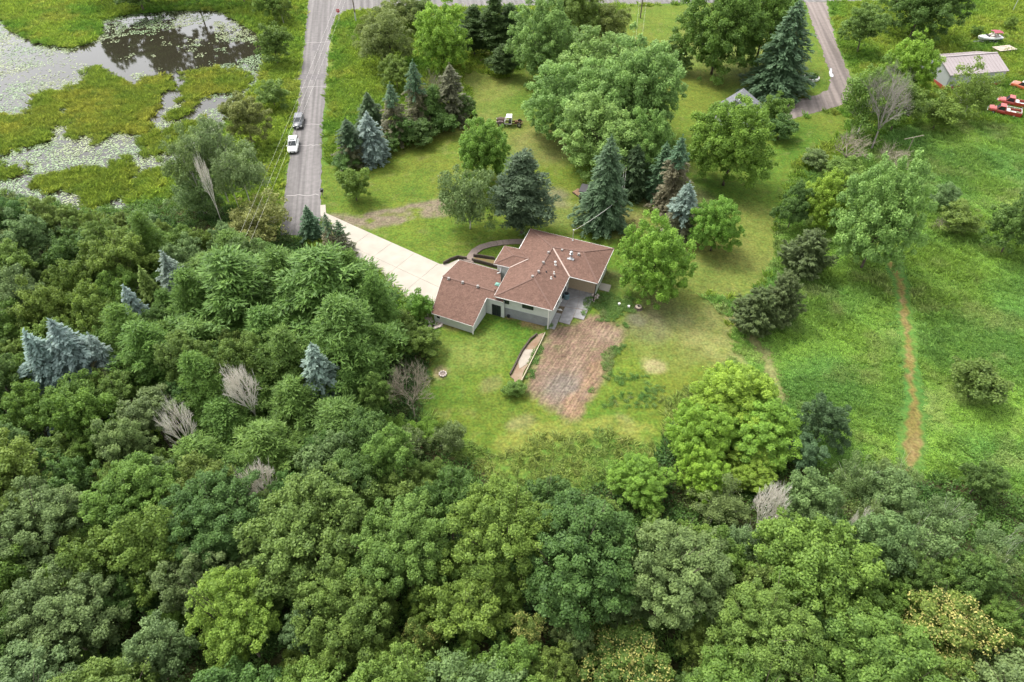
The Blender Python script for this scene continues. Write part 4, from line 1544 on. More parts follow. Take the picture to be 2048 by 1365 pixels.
def conifer(kind, pal, base, top, w, label, name='spruce_tree', pal2='brown', idx=None, group=None, cat='tree', H=None):
    if H is None:
        g = W(base)
        H = zat(g, top[1])
        q = W(top, H)
    else:
        q = W(top, H)
        g = Vector((q.x, q.y, 0))
    d = tocam((g.x, g.y, H * .4))[2]
    R = w * d / CAM_F / 2 * 1.15
    e = empty(name, (q.x * .5 + g.x * .5, g.y, 0))
    tag(e, label, cat, group)
    if kind in ('pine', 'darkpine'):
        i = pick(PN) if idx is None else idx
        me, dead, r0 = (PN[i] if kind == 'pine' else DK), None, (3.4 / 11 if kind == 'pine' else 2.6 / 12)
    else:
        i = pick(SP[kind]) if idx is None else idx
        me, dead = SP[kind][i]
        r0 = {'spruce': 2.4 / 10, 'slim': 1.9 / 12, 'half': 2.2 / 12, 'norway': 3.2 / 14, 'cedar': 2.0 / 5, 'thin': 1.5 / 8}[kind]
    rz = rt.uniform(0, 6.28)
    s = R / r0
    t = link('trunk', CT, e)
    t.scale = (min(s, H), min(s, H), H)
    c = link('crown', me, e)
    c.rotation_euler.z = rz
    c.scale = (s, s, H)
    c.color = jit(PAL[pal], .06)
    if dead is not None:
        b = link('dead_boughs', dead, e)
        b.rotation_euler.z = rz
        b.scale = (s, s, H)
        b.color = jit(PAL[pal2], .08)
        b['label'] = 'brown dead lower boughs'
    PLACED.append((e.location.x, e.location.y, R))
    return e


def deadtree(i, base, top, w, label, name='dead_tree', cat='tree', group=None, H=None):
    if H is None:
        g = W(base)
        H = max(1.2, zat(g, top[1]))
    else:
        q = W(top, H)
        g = Vector((q.x, q.y, 0))
    d = tocam((g.x, g.y, H * .6))[2]
    R = w * d / CAM_F / 2
    e = empty(name, (g.x, g.y, 0))
    tag(e, label, cat, group)
    me = DD[i] if i >= 0 else BUSHDEAD
    bx = max(abs(v.co.x) for v in me.vertices)
    o = link(me.name.split('.')[0], me, e)
    o.scale = (R / bx, R / bx, H)
    o.rotation_euler.z = rt.uniform(0, 6.28)
    PLACED.append((g.x, g.y, R * (.5 if base else 1.1)))
    return e
# ---------------------------------------------------------------- trees one can tell apart
G_COT = 'big trees on the mown ground behind the house'
# cottonwood grove behind the house
tree('F', 'cotton', 1087, 92, 150, 150, 'tall pale green tree at the far left of the big grove, rising behind it', group=G_COT)
tree('F', 'cotton', 1195, 150, 190, 150, 'broad green tree at the back middle of the big grove', group=G_COT)
tree('F', 'cotton', 1275, 195, 200, 200, 'wide green tree forming the right flank of the big grove by the grey roofed house', group=G_COT)
tree('F', 'cotton', 1140, 210, 185, 150, 'spreading green tree at the near left of the big grove, beside the old truck', group=G_COT)
tree('F', 'cotton', 1205, 285, 190, 150, 'wide green tree at the near edge of the big grove behind the drooping spruce', group=G_COT)
tree('F', 'cotton', 1290, 300, 120, 130, 'smaller green tree at the lower right of the big grove above the half dead spruces', group=G_COT)
tree('F', 'mid', 1150, 30, 130, 110, 'dark green round tree behind the big grove near the top road')
tree('W', 'willow', 1222, 52, 78, 80, 'small grey green willow between the top road and the big grove', name='willow_tree')
tree('S', 'dark', 1340, 112, 48, 55, 'small dark bush standing alone on the mown ground right of the big grove', name='shrub', cat='shrub')
tree('S', 'dark', 1362, 130, 40, 40, 'low dark bush just right of the small lone bush beyond the big grove', name='shrub', cat='shrub')
# top right
tree('F', 'mid', 1440, 66, 175, 170, 'very large dark green tree left of the tall blue spruce by the far driveway')
tree('F', 'mid', 1530, 50, 150, 165, 'large green tree behind the tall blue spruce at the top of the photo')
conifer('spruce', 'bluegreen', (1556, 186), (1592, 0), 108, 'very tall dense blue green spruce beside the far driveway', idx=1)
tree('F', 'fresh', 1465, 296, 165, 170, 'large bright green maple in front of the grey roofed house')
tree('S', 'mid', 1553, 222, 52, 60, 'small green bush at the right corner of the grey roofed house', name='shrub', cat='shrub')
tree('S', 'dark', 1562, 258, 62, 50, 'low dark bush at the end of the far driveway beside the bright maple', name='shrub', cat='shrub')
tree('M', 'olive', 1728, 66, 82, 88, 'round yellowish green bush right of the far driveway near the top road', name='shrub', cat='shrub')
tree('F', 'dark', 1845, 14, 175, 130, 'large dark hanging tree cut by the top edge above the metal barn')
tree('F', 'lime', 1818, 140, 104, 110, 'yellow green tree left of the metal barn, behind the big dead tree')
tree('A', 'mid', 1943, 196, 92, 100, 'loose feathery green tree in front of the metal barn wall')
tree('M', 'mid', 1800, 215, 110, 105, 'dark green bushy tree at the foot of the big dead tree')
tree('A', 'mid', 1735, 215, 110, 130, 'mid green bushy tree just left of the big dead tree')
tree('S', 'mid', 1880, 228, 85, 70, 'green thicket below the barn, left of the red pickup trucks', name='shrub', cat='shrub')
deadtree(0, (1742, 300), (1772, 118), 140, 'large dead grey tree with bare branching limbs left of the barn')
deadtree(-1, (1690, 320), (1690, 262), 110, 'tangle of bare grey brush at the foot of the big dead tree', name='dead_shrub', cat='shrub')
deadtree(-1, (1775, 345), (1790, 290), 100, 'bare grey brush spreading right of the big dead tree trunk', name='dead_shrub', cat='shrub')
tree('S', 'greygreen', 1630, 318, 46, 40, 'small pale leafy bush at the edge of the lawn left of the big dead tree', name='shrub', cat='shrub')
tree('S', 'mid', 1690, 345, 75, 45, 'low green thicket under the bare brush of the big dead tree', name='shrub', cat='shrub')
# right edge and field
tree('M', 'dark', 1588, 420, 68, 85, 'dark bushy tree at the left of the clump between lawn and field')
tree('F', 'lime', 1648, 408, 108, 112, 'bright yellow green tree in the clump between lawn and field')
tree('F', 'cotton', 1764, 445, 172, 222, 'tall pale green tree standing above the head of the narrow mown path')
conifer('cedar', 'cedar', (1612, 548), (1622, 462), 84, 'dark feathery juniper on the field edge below the yellow green tree', name='juniper_tree', idx=0)
conifer('cedar', 'cedar', (1560, 645), (1570, 548), 72, 'dark juniper, right one of the pair on the lawn edge', name='juniper_tree', idx=1)
conifer('cedar', 'cedar', (1515, 660), (1516, 580), 82, 'dark juniper, left one of the pair on the lawn edge', name='juniper_tree', idx=0)
tree('S', 'greygreen', 1890, 395, 52, 56, 'small grey green bush in the field right of the tall pale tree', name='shrub', cat='shrub')
tree('S', 'olive', 1915, 440, 78, 64, 'spreading half bare bush in the field below the small grey green bush', name='shrub', cat='shrub')
deadtree(-1, (1880, 462), (1880, 435), 48, 'clump of bare brown twigs beside the spreading field bush', name='dead_shrub', cat='shrub')
tree('M', 'dark', 2032, 458, 105, 125, 'dark green round tree cut by the right edge of the photo')
tree('S', 'olive', 1955, 765, 112, 100, 'large yellowish green bush alone in the lower field right of the narrow path', name='shrub', cat='shrub')
tree('M', 'dark', 1958, 965, 84, 90, 'dull brownish green tree in the field at the lower right')
tree('S', 'mid', 2022, 47, 22, 26, 'tiny dark bush on the dry ground beyond the boat', name='shrub', cat='shrub')
tree('S', 'mid', 1953, 64, 20, 22, 'small dark bush left of the parked boat', name='shrub', cat='shrub')
# left of the grove: corner of the two roads
tree('W', 'willow', 742, 66, 55, 62, 'small willow nearest the road corner and the utility pole', name='willow_tree')
tree('W', 'willow', 790, 30, 95, 70, 'pale willow at the back of the road corner thicket', name='willow_tree')
tree('W', 'willow', 775, 82, 110, 105, 'grey green willow in front of the road corner thicket', name='willow_tree')
tree('W', 'willow', 838, 28, 80, 62, 'pale feathery willow beside the top road, left of the dark pines', name='willow_tree')
tree('F', 'lime', 884, 82, 125, 125, 'bright yellow green round tree left of the dark pines')
for bx, by, ax, ay, w, l in ((950, 112, 944, 8, 58, 'leftmost dark pine of the group beside the top road'), (990, 116, 985, -14, 66, 'tallest dark pine in the middle of the group beside the top road'),
                             (1022, 112, 1020, 6, 60, 'dark pine at the right end of the group beside the top road')):
    conifer('darkpine', 'pinedark', (bx, by), (ax, ay), w, l, name='pine_tree', group='dark pines beside the top road')
conifer('darkpine', 'pinedark', (1008, 152), (1005, 88), 50, 'small dark evergreen in front of the dark pine group', name='pine_tree')
conifer('half', 'bluegreen', (845, 258), (818, 122), 54, 'half dead spruce with a blue top, tallest in the roadside row', idx=1)
conifer('half', 'bluegreen', (797, 284), (776, 166), 56, 'half dead spruce with a green top and brown skirt just behind the blue spruce', idx=2)
conifer('half', 'brown', (912, 244), (892, 128), 66, 'almost wholly brown spruce at the right end of the roadside row', idx=2)
conifer('spruce', 'blue', (752, 322), (727, 224), 64, 'small dense silver blue spruce at the front of the roadside row', idx=0)
conifer('half', 'darkspruce', (708, 330), (690, 238), 58, 'thin dark spruce at the left end of the roadside row', idx=0)
conifer('spruce', 'darkspruce', (745, 262), (733, 185), 56, 'dark green spruce hidden behind the silver blue spruce')
tree('M', 'mid', 792, 152, 66, 62, 'light green round tree behind the half dead spruces')
deadtree(2, (880, 235), (868, 135), 66, 'bare grey twiggy tree between the brown spruces')
for cx, cy, w, h, l in ((838, 266, 70, 34, 'low green bushes at the foot of the tallest roadside spruce'), (885, 246, 62, 36, 'dark green low bush below the bare twiggy tree'), (930, 218, 46, 50, 'dark rounded bush at the right end of the roadside row'), (772, 292, 50, 36, 'low bush between the blue spruce and the half dead spruce'), (805, 262, 60, 60, 'dark bushy growth filling the middle of the roadside row'), (865, 215, 60, 80, 'dark leafy bush behind the bare twiggy tree'), (690, 325, 56, 22, 'weedy bush at the foot of the thin dark spruce')):
    tree('S', 'dark', cx, cy, w, h, l, name='shrub', cat='shrub')
# front yard
tree('F', 'fresh', 966, 312, 118, 130, 'round bright green maple on the lawn behind the birch')
tree('A', 'greygreen', 938, 402, 108, 130, 'weeping grey green birch on the lawn behind the house', name='birch_tree')
conifer('darkpine', 'pinegrey', (1048, 466), (1042, 300), 106, 'full grey green pine directly behind the house', name='pine_tree')
conifer('norway', 'bluegreen', (1214, 452), (1212, 272), 94, 'drooping green spruce beside the small black shed', idx=0)
conifer('half', 'bluegreen', (1345, 425), (1356, 272), 68, 'tall half brown spruce at the back of the group right of the drooping spruce', idx=2)
conifer('slim', 'bluegreen', (1322, 400), (1326, 285), 52, 'narrow blue green spruce left of the tall half brown spruce')
conifer('half', 'blue', (1362, 472), (1374, 366), 66, 'silver blue spruce with brown lower boughs in front of its group', idx=0)
conifer('spruce', 'darkspruce', (1268, 388), (1270, 290), 70, 'dark spruce in the shade at the foot of the big grove')
tree('F', 'fresh', 1433, 456, 108, 110, 'round light green tree right of the silver blue spruce')
tree('F', 'fresh', 1312, 528, 152, 158, 'round bright green maple just right of the house')
tree('S', 'mid', 708, 372, 64, 68, 'small round apple tree alone on the lawn by the mailbox')
# left of the road
tree('S', 'mid', 1028, 778, 44, 36, 'leafy green bush at the lower end of the sandy strip', name='shrub', cat='shrub')
tree('S', 'olive', 547, 92, 70, 76, 'olive bush on the roadside bank by the upper pond', name='shrub', cat='shrub')
tree('S', 'olive', 545, 190, 62, 58, 'yellowish round bush on the roadside bank behind the parked cars', name='shrub', cat='shrub')
tree('M', 'tan', 492, 245, 92, 100, 'tan green tree by the pond left of the white car')
tree('M', 'dark', 275, -14, 110, 50, 'dark tree cut by the top edge beyond the pond')
tree('M', 'mid', 545, 8, 70, 70, 'green tree on the bank at the top edge left of the road')
tree('A', 'olive', 562, 22, 40, 50, 'thin tree leaning on the bank at the top edge beside the road')
tree('A', 'greygreen', 378, 330, 92, 120, 'grey green birch with white stems nearest the pond islands', name='birch_tree', zk=1.9)
tree('A', 'greygreen', 425, 312, 100, 120, 'tall grey green birch with white stems beside the pond, behind the tan tree', name='birch_tree', zk=1.9)
tree('A', 'greygreen', 480, 345, 100, 110, 'grey green birch with white stems nearest the road', name='birch_tree', zk=1.8)
tree('A', 'greygreen', 395, 390, 110, 100, 'pale stemmed birch in front of the pond birches', name='birch_tree')
deadtree(3, (452, 468), (430, 292), 28, 'bare white birch trunk among the pond birches', name='dead_birch_tree')
deadtree(3, (482, 430), (466, 300), 24, 'thin bare white stem right of the bare white birch trunk', name='dead_birch_tree')
tree('A', 'tan', 520, 440, 130, 90, 'yellowish sparse tree over the near end of the road')
tree('A', 'tan', 480, 480, 100, 80, 'yellowish half bare tree left of the near end of the road')
conifer('spruce', 'bluegreen', (628, 474), (610, 412), 44, 'small blue green spruce at the near end of the road')
conifer('thin', 'darkspruce', (664, 505), (652, 428), 42, 'thin dying spruce at the head of the pale driveway', idx=0)
conifer('thin', 'darkspruce', (690, 505), (672, 442), 46, 'thin dying brown spruce right of its neighbour beside the driveway', idx=1)
# left wood
conifer('spruce', 'blue', None, (322, 502), 72, 'silver blue spruce at the upper middle of the left wood', idx=0, H=11.5)
conifer('spruce', 'blue', None, (246, 572), 66, 'small silver blue spruce just below the upper one in the left wood', idx=1, H=11)
conifer('spruce', 'olive', None, (278, 534), 62, 'olive green spruce between the two upper silver blue spruces', idx=2, H=10.5)
conifer('spruce', 'blue', None, (48, 664), 112, 'large silver blue spruce at the far left, left one of the pair', idx=2, H=13)
conifer('spruce', 'blue', None, (100, 640), 118, 'large silver blue spruce at the far left, right one of the pair', idx=0, H=13.5)
conifer('half', 'blue', None, (176, 668), 66, 'small silver blue spruce with bare lower boughs beside the large pair', idx=1, H=11)
conifer('slim', 'blue', None, (622, 688), 84, 'leaning narrow silver blue spruce above the dead tree by the lawn', idx=0, H=12)
for bx, by, ax, ay, w, l in ((460, 690, 440, 505, 175, 'large spreading green pine in the middle of the left wood'), (655, 660, 625, 500, 190, 'big bright green pine beside the pale driveway'), (700, 720, 672, 595, 140, 'green pine in front of the big driveway pine'),
                             (590, 770, 552, 655, 100, 'pointed green pine left of the leaning silver blue spruce'), (560, 620, 545, 500, 110, 'green pine behind the big driveway pine'), (395, 640, 360, 540, 90, 'bushy green pine between the upper silver blue spruces and the large pine'),
                             (250, 700, 222, 610, 90, 'olive green pine left of the large spreading pine'), (700, 600, 690, 500, 80, 'green pine at the driveway edge behind the big driveway pine'), (290, 480, 270, 425, 80, 'dark pine by the lower end of the pond'),
                             (310, 745, 268, 645, 110, 'dark green pine just left of the large spreading pine'), (405, 800, 375, 705, 90, 'slender green pine left of the white dead crown'), (760, 640, 740, 545, 70, 'slim green pine at the edge of the pale driveway')):
    conifer('pine', 'pine', None, (ax, ay), w * 1.15, l, name='pine_tree', H=12.5 if w < 120 else 14.5)
tree('S', 'fresh', 837, 612, 56, 58, 'bright green shrub at the left corner of the garage', name='shrub', cat='shrub')
tree('M', 'mid', 838, 680, 84, 74, 'rounded green tree at the lawn edge below the garage')
tree('M', 'mid', 775, 690, 95, 90, 'grey green bushy tree left of the garage lawn')
tree('S', 'mid', 800, 645, 56, 50, 'green bush left of the bright shrub by the garage', name='shrub', cat='shrub')
deadtree(2, (830, 838), (808, 718), 118, 'bare brown dead tree on the edge of the back lawn')
deadtree(1, None, (462, 718), 84, 'white dead crown standing in the left wood', H=12.5)
deadtree(1, None, (498, 918), 98, 'white dead crown fanned out low in the left wood', H=10.5)
deadtree(3, None, (332, 800), 84, 'thin half dead crown with few yellow leaves in the left wood', H=12)
tree('A', 'lime', 333, 838, 76, 60, 'sparse yellowish tree at the foot of the thin half dead crown')
deadtree(1, None, (1562, 962), 84, 'white dead crown at the right edge of the wood below the lime green tree', H=11.5)
deadtree(-1, (2000, 1395), (2000, 1320), 120, 'bare grey brush in the bottom right corner', name='dead_shrub', cat='shrub')
deadtree(3, None, (1742, 1005), 40, 'small bare white stem among the grey green trees at right', H=11)
# below the clearing
tree('A', 'greygreen', 818, 888, 78, 78, 'pale birch with white forked stem below the back lawn', name='birch_tree')
tree('A', 'greygreen', 903, 880, 66, 70, 'thin birch at the corner of the back lawn', name='birch_tree')
tree('S', 'bright', 845, 862, 60, 40, 'bright leafy weeds below the bare brown dead tree', name='shrub', cat='shrub')
tree('S', 'bright', 780, 860, 70, 40, 'leafy green thicket left of the pale birch', name='shrub', cat='shrub')
tree('F', 'lime', 1465, 800, 190, 120, 'lime green crown at the top of the bright group below the lawn')
tree('F', 'lime', 1520, 860, 170, 130, 'lime green crown at the right of the bright group below the lawn')
tree('F', 'lime', 1400, 870, 150, 130, 'lime green crown at the left of the bright group below the lawn')
tree('F', 'lime', 1405, 950, 110, 100, 'lime green crown in front of the bright group', keep=1.3)
tree('F', 'lime', 1500, 940, 110, 90, 'lime green crown at the lower right of the bright group')
tree('F', 'fresh', 1278, 965, 130, 100, 'bright green tree at the lower edge of the rough grass left of the bright group', keep=1.2)
tree('M', 'teal', 1645, 850, 96, 105, 'dark blue green tree right of the bright lime group')
tree('M', 'teal', 1605, 905, 90, 80, 'dark blue green tree in front of the taller one right of the lime group')
tree('A', 'greygreen', 1440, 1010, 105, 100, 'grey green birch below the lime group, its limbs showing', name='birch_tree')
tree('F', 'bright', 470, 1240, 190, 175, 'large brilliant green tree near the bottom edge at left', zk=2.5, keep=1.75)
tree('M', 'olive', 1893, 1272, 172, 165, 'large tree covered in pale yellow blossom at the lower right', flower=True, zk=2.2, keep=1.5)
tree('M', 'olive', 845, 1285, 72, 90, 'small tree with cream blossom near the middle of the bottom edge', flower=True, zk=2.2, keep=1.5)
tree('M', 'olive', 1050, 1275, 80, 90, 'tree with sparse cream blossom right of the middle of the bottom edge', flower=True, zk=2.2, keep=1.5)
tree('M', 'olive', 1255, 1345, 170, 80, 'wide tree with yellow blossom on the bottom edge right of the middle', flower=True, zk=2.2, keep=1.5)
tree('S', 'olive', 315, 1295, 62, 56, 'small yellow blossoming tree left of the brilliant green tree', flower=True, zk=2.2, keep=1.5)
tree('M', 'olive', 2035, 1285, 60, 60, 'yellow blossoming tree on the right edge near the bottom corner', flower=True, zk=2.2, keep=1.5)

LANDMARKS = [((60, 1330), 'bottom left corner'), ((150, 410), 'near end of the pond'), ((30, 1020), 'middle of the left edge'), ((1000, 1340), 'middle of the bottom edge'), ((1640, 1340), 'bottom edge right of centre'), ((470, 765), 'white dead crown of the left wood'), ((495, 970), 'low fanned white dead crown'), ((335, 830), 'thin half dead crown'), ((90, 720), 'large silver blue spruce pair'), ((660, 745), 'leaning silver blue spruce'),
             ((470, 1240), 'brilliant green tree at the bottom'), ((845, 1285), 'small cream blossoming tree'), ((1050, 1275), 'sparse cream blossoming tree'), ((1255, 1345), 'wide yellow blossoming tree'), ((1893, 1272), 'large yellow blossoming tree'),
             ((1562, 1000), 'white dead crown below the lime group'), ((1400, 950), 'lime green group'), ((818, 890), 'pale forked birch below the lawn'), ((330, 540), 'upper silver blue spruce'), ((450, 600), 'large spreading pine'), ((1960, 960), 'dull brownish tree'),
             ((430, 330), 'pond birches'), ((315, 1295), 'small yellow blossoming tree at left'), ((640, 580), 'big driveway pine'), ((1645, 850), 'dark blue green tree'), ((2000, 1370), 'bare brush in the bottom right corner'), ((1100, 1000), 'rough grass below the lawn')]
DIRS = ['right of', 'above and right of', 'above', 'above and left of', 'left of', 'below and left of', 'below', 'below and right of']
USED = {}


def side_label(what, x, y):
    (lx, ly), nm = min(LANDMARKS, key=lambda q: math.hypot(q[0][0] - x, q[0][1] - y))
    a = int(round(math.atan2(-(y - ly), x - lx) / (math.pi / 4))) % 8
    k = (nm, a)
    USED[k] = USED.get(k, 0) + 1
    n = ['', 'second ', 'third ', 'fourth ', 'fifth ', 'sixth ', 'seventh ', 'eighth ', 'ninth ', 'tenth ', 'eleventh ', 'twelfth ', 'thirteenth ', 'fourteenth ', 'fifteenth ', 'sixteenth '][min(USED[k] - 1, 15)]
    lab = f'{what}, {n}{DIRS[a]} the {nm}'
    if len(lab.split()) > 16:
        lab = lab.replace('wide ', '', 1) if lab.startswith('wide') else lab.replace(' tree,', ',', 1)
    return lab if len(lab.split()) <= 16 else lab.replace(' tree,', ',', 1)


WOODFILL = [(-120, 372), (0, 380), (120, 410), (200, 440), (300, 420), (360, 440), (470, 440), (560, 500), (620, 560), (690, 640), (740, 700), (770, 760), (720, 800), (770, 870), (860, 905), (930, 960), (1020, 965), (1080, 955), (1160, 985), (1250, 1020), (1330, 1030), (1400, 1050),
            (1500, 1020), (1560, 950), (1650, 935), (1760, 905), (1840, 935), (1920, 1000), (2010, 1060), (2180, 1090), (2180, 1420), (2100, 1560), (-60, 1560), (-160, 1300)]
fill = []
rf = random.Random(4)
ZC = 8.0
fx, fy = [W(p, ZC).x for p in WOODFILL], [W(p, ZC).y for p in WOODFILL]
for rnd_ in range(3):
    for tries in range(7000):
        x, y = rf.uniform(min(fx), max(fx)), rf.uniform(min(fy), max(fy))
        px, py, d = tocam((x, y, ZC))
        tpx, tpy, _ = tocam((x, y + (2.6, 1.4, 1.0)[rnd_], (12.5, 10, 7.5)[rnd_]))
        if not (-130 < px < 2180 and py < 1480):
            continue
        if not inpoly(np.array([tpx]), np.array([tpy]), WOODFILL)[0]:
            continue
        right = px > 1500 and py < 1130
        big = py > 960 and not right
        if rnd_ == 0 and not big:
            continue
        R = (rf.uniform(4.2, 6.2), rf.uniform(2.6, 3.9 if px < 600 else 3.4), rf.uniform(1.7, 2.3))[rnd_]
        if any(math.hypot(x - qx, y - qy) < (R + qr) * (.70, .63, .58)[rnd_] for (qx, qy, qr) in PLACED):
            continue
        fill.append((x, y, px, py))
        u = rf.random()
        v = float(fbm(np.array([x]), np.array([y]), 16, 3)[0])
        H = (rf.uniform(10, 13), rf.uniform(8.0, 11), rf.uniform(6.5, 8.5))[rnd_]
        if 240 < px < 800 and 470 < py < 900 and u < .5:
            cls = 'P'
        elif right:
            cls, pal = ('A', 'greygreen') if u < .8 else ('M', 'greygreen')
        elif rnd_ == 0:
            cls, pal = 'L', ('mid' if u < .55 else 'greygreen' if u < .75 else 'olive' if u < .86 else 'dark')
        else:
            cls = 'M'
            pal = 'mid' if u < .5 else 'dark' if u < .68 else 'greygreen' if u < .84 else 'olive'
        if cls == 'P':
            _, _, d = tocam((x, y, H * .4))
            tx, ty, _ = tocam((x, y, H))
            conifer('pine', 'pine', None, (tx, ty), 2 * R * 1.15 * CAM_F / d, side_label('green pine', tx, ty), name='pine_tree', H=H, group='trees of the near wood')
            continue
        Rz = R * (rf.uniform(.78, .98) if rnd_ == 0 else rf.uniform(.9, 1.25))
        zc = H - Rz * .75
        px, py, d = tocam((x, y, zc))
        cn_ = dict(mid='mid green', dark='dark green', olive='olive green', greygreen='grey green', bright='fresh green')[pal]
        what = ('wide ' if rnd_ == 0 else '') + cn_ + (' birch' if cls == 'A' else ' tree')
        broadleaf(cls, pal, Vector((x, y, 0)), R, Rz, zc, side_label(what, px, py), name='birch_tree' if cls == 'A' else 'broadleaf_tree', group='trees of the near wood')
print('fill', len(fill))
# trees beyond the top edge, seen in the pond's reflection
for px, py, R, l in ((205, 4, 5.0, 'dark tree on the far pond bank cut by the top edge, far left of four'), (300, 6, 6.0, 'dark tree on the far pond bank cut by the top edge, second of four'), (395, 5, 6.5, 'dark tree on the far pond bank cut by the top edge, third of four'), (490, 8, 5.5, 'dark tree on the far pond bank cut by the top edge, far right of four')):
    broadleaf('F', 'dark', W((px, py)), R, R * 1.15, R * 1.9, l)

# ---------------------------------------------------------------- grasses, weeds, water lilies


def tuft_mesh(name, seed, n, r, h, w, lean=.5, leafy=0):
    rng = np.random.default_rng(seed)
    a = rng.uniform(0, 6.28, n)
    q = r * np.sqrt(rng.random(n))
    bx, by = q * np.cos(a), q * np.sin(a)
    hh = h * rng.uniform(.5, 1.15, n)
    b = rng.uniform(0, 6.28, n)
    tx, ty = bx + np.cos(b) * lean * hh + bx * .4, by + np.sin(b) * lean * hh + by * .4
    sx, sy = -np.sin(b) * w / 2, np.cos(b) * w / 2
    z0 = np.full(n, -.05)
    v = np.stack([np.stack([bx + sx, by + sy, z0], 1), np.stack([bx - sx, by - sy, z0], 1), np.stack([(bx + tx) / 2 - sx, (by + ty) / 2 - sy, hh * .75], 1), np.stack([tx, ty, hh], 1)], 1).reshape(-1, 3)
    f = np.arange(4 * n).reshape(n, 4)
    parts = [(v, f)]
    if leafy:
        P = np.stack([rng.uniform(-r, r, leafy), rng.uniform(-r, r, leafy), h * rng.uniform(.35, 1.0, leafy)], 1)
        N = unit(np.array([0, 0, 1.0]) + rng.normal(size=(leafy, 3)) * .45)
        parts.append(leaves(P, N, .17, .09, rng))
    return leaf_mesh(name, parts, rng, TUFT)


def stash(name, meshes):
    c = bpy.data.collections.new(name)
    for i, me in enumerate(meshes):
        c.objects.link(bpy.data.objects.new(f'{name}_{i}', me))
    return c


def scatter(name, pts, rot, scl, tint, coll, nvar, material, seed=0):
    """One object of countless small plants, set out by geometry nodes."""
    rng = np.random.default_rng(seed)
    n = len(pts)
    me = bpy.data.meshes.new(name)
    me.vertices.add(n)
    me.vertices.foreach_set('co', np.ascontiguousarray(pts, np.float32).ravel())
    for an, ty, data, key in (('rot', 'FLOAT_VECTOR', rot, 'vector'), ('scl', 'FLOAT_VECTOR', scl, 'vector'), ('idx', 'INT', rng.integers(0, nvar, n).astype(np.int32), 'value'), ('tint', 'FLOAT_COLOR', np.concatenate([tint, np.ones((n, 1))], 1), 'color')):
        a = me.attributes.new(an, ty, 'POINT')
        a.data.foreach_set(key, np.ascontiguousarray(data, np.int32 if ty == 'INT' else np.float32).ravel())
    me.materials.append(material)
    o = link(name, me)
    g = bpy.data.node_groups.new(name, 'GeometryNodeTree')
    g.interface.new_socket('Geometry', in_out='INPUT', socket_type='NodeSocketGeometry')
    g.interface.new_socket('Geometry', in_out='OUTPUT', socket_type='NodeSocketGeometry')
    i_, o_ = g.nodes.new('NodeGroupInput'), g.nodes.new('NodeGroupOutput')
    ip = g.nodes.new('GeometryNodeInstanceOnPoints')
    ci = g.nodes.new('GeometryNodeCollectionInfo')
    ci.inputs['Collection'].default_value = coll
    ci.inputs['Separate Children'].default_value = True
    ci.inputs['Reset Children'].default_value = True
    ip.inputs['Pick Instance'].default_value = True

    def na(nm, ty):
        k = g.nodes.new('GeometryNodeInputNamedAttribute')
        k.data_type = ty
        k.inputs['Name'].default_value = nm
        return k.outputs['Attribute']
    g.links.new(i_.outputs[0], ip.inputs['Points'])
    g.links.new(ci.outputs[0], ip.inputs['Instance'])
    g.links.new(na('idx', 'INT'), ip.inputs['Instance Index'])
    g.links.new(na('rot', 'FLOAT_VECTOR'), ip.inputs['Rotation'])
    g.links.new(na('scl', 'FLOAT_VECTOR'), ip.inputs['Scale'])
    g.links.new(ip.outputs[0], o_.inputs[0])
    md = o.modifiers.new('scatter', 'NODES')
    md.node_group = g
    return tag(o, kind='stuff')


def in_view(x, y, mg=60):
    d = y * ct + CAM_H * st
    px = 1024 + CAM_F * x / d
    py = 682.5 + CAM_F * (-y * st + CAM_H * ct) / d
    return (px > -mg) & (px < 2048 + mg) & (py > -70) & (py < 1420)


def grid_pts(x0, x1, y0, y1, step, seed):
    rng = np.random.default_rng(seed)
    gx_, gy_ = np.meshgrid(np.arange(x0, x1, step), np.arange(y0, y1, step))
    x = gx_.ravel() + rng.uniform(-.6, .6, gx_.size) * step
    y = gy_.ravel() + rng.uniform(-.6, .6, gx_.size) * step
    k = in_view(x, y)
    return x[k], y[k], rng


def keep_off(x, y):
    k = np.ones(len(x), bool)
    k &= dist_line(x, y, [(p.x, p.y) for p in P_PATH] + [(P_PATH[0].x, P_PATH[0].y)]) > 1.0
    for p in (ROAD, FARDRIVE):
        k &= dist_line(x, y, [(q.x, q.y) for q in p] + [(p[0].x, p[0].y)]) > .55
    for p in (ROAD, FARDRIVE, DRIVE, P_LAWN, P_SOIL, P_PATH):
        k &= ~inpoly(x + (fbm(x, y, 1.6, 5) - .5) * 1.2, y + (fbm(x, y, 1.6, 6) - .5) * 1.2, p)
    return k


TUFTS = stash('tuft', [tuft_mesh('tuft', 900 + i, 52, .55, .5, .08, 1.0) for i in range(4)])
WEEDS = stash('weed', [tuft_mesh('weed', 910 + i, 30, .5, .42, .06, .9, 60) for i in range(4)])
SEDGE = stash('sedge', [tuft_mesh('sedge', 920 + i, 64, .6, .7, .08, .7) for i in range(3)])


def tints(x, y, a, b, c, s=9, seed=0, jitter=.14):
    rng = np.random.default_rng(seed)
    t = np.clip((fbm(x, y, s, seed) - .34) * 3.2, 0, 1)[:, None]
    u = np.clip((fbm(x, y, s * .35, seed + 5) - .55) * 4.5, 0, 1)[:, None]
    r = np.array(a) * (1 - t) + np.array(b) * t
    r = r * (1 - u * .6) + np.array(c) * u * .6
    return 1.62 * r * (1 + rng.uniform(-jitter, jitter, (len(x), 1)))


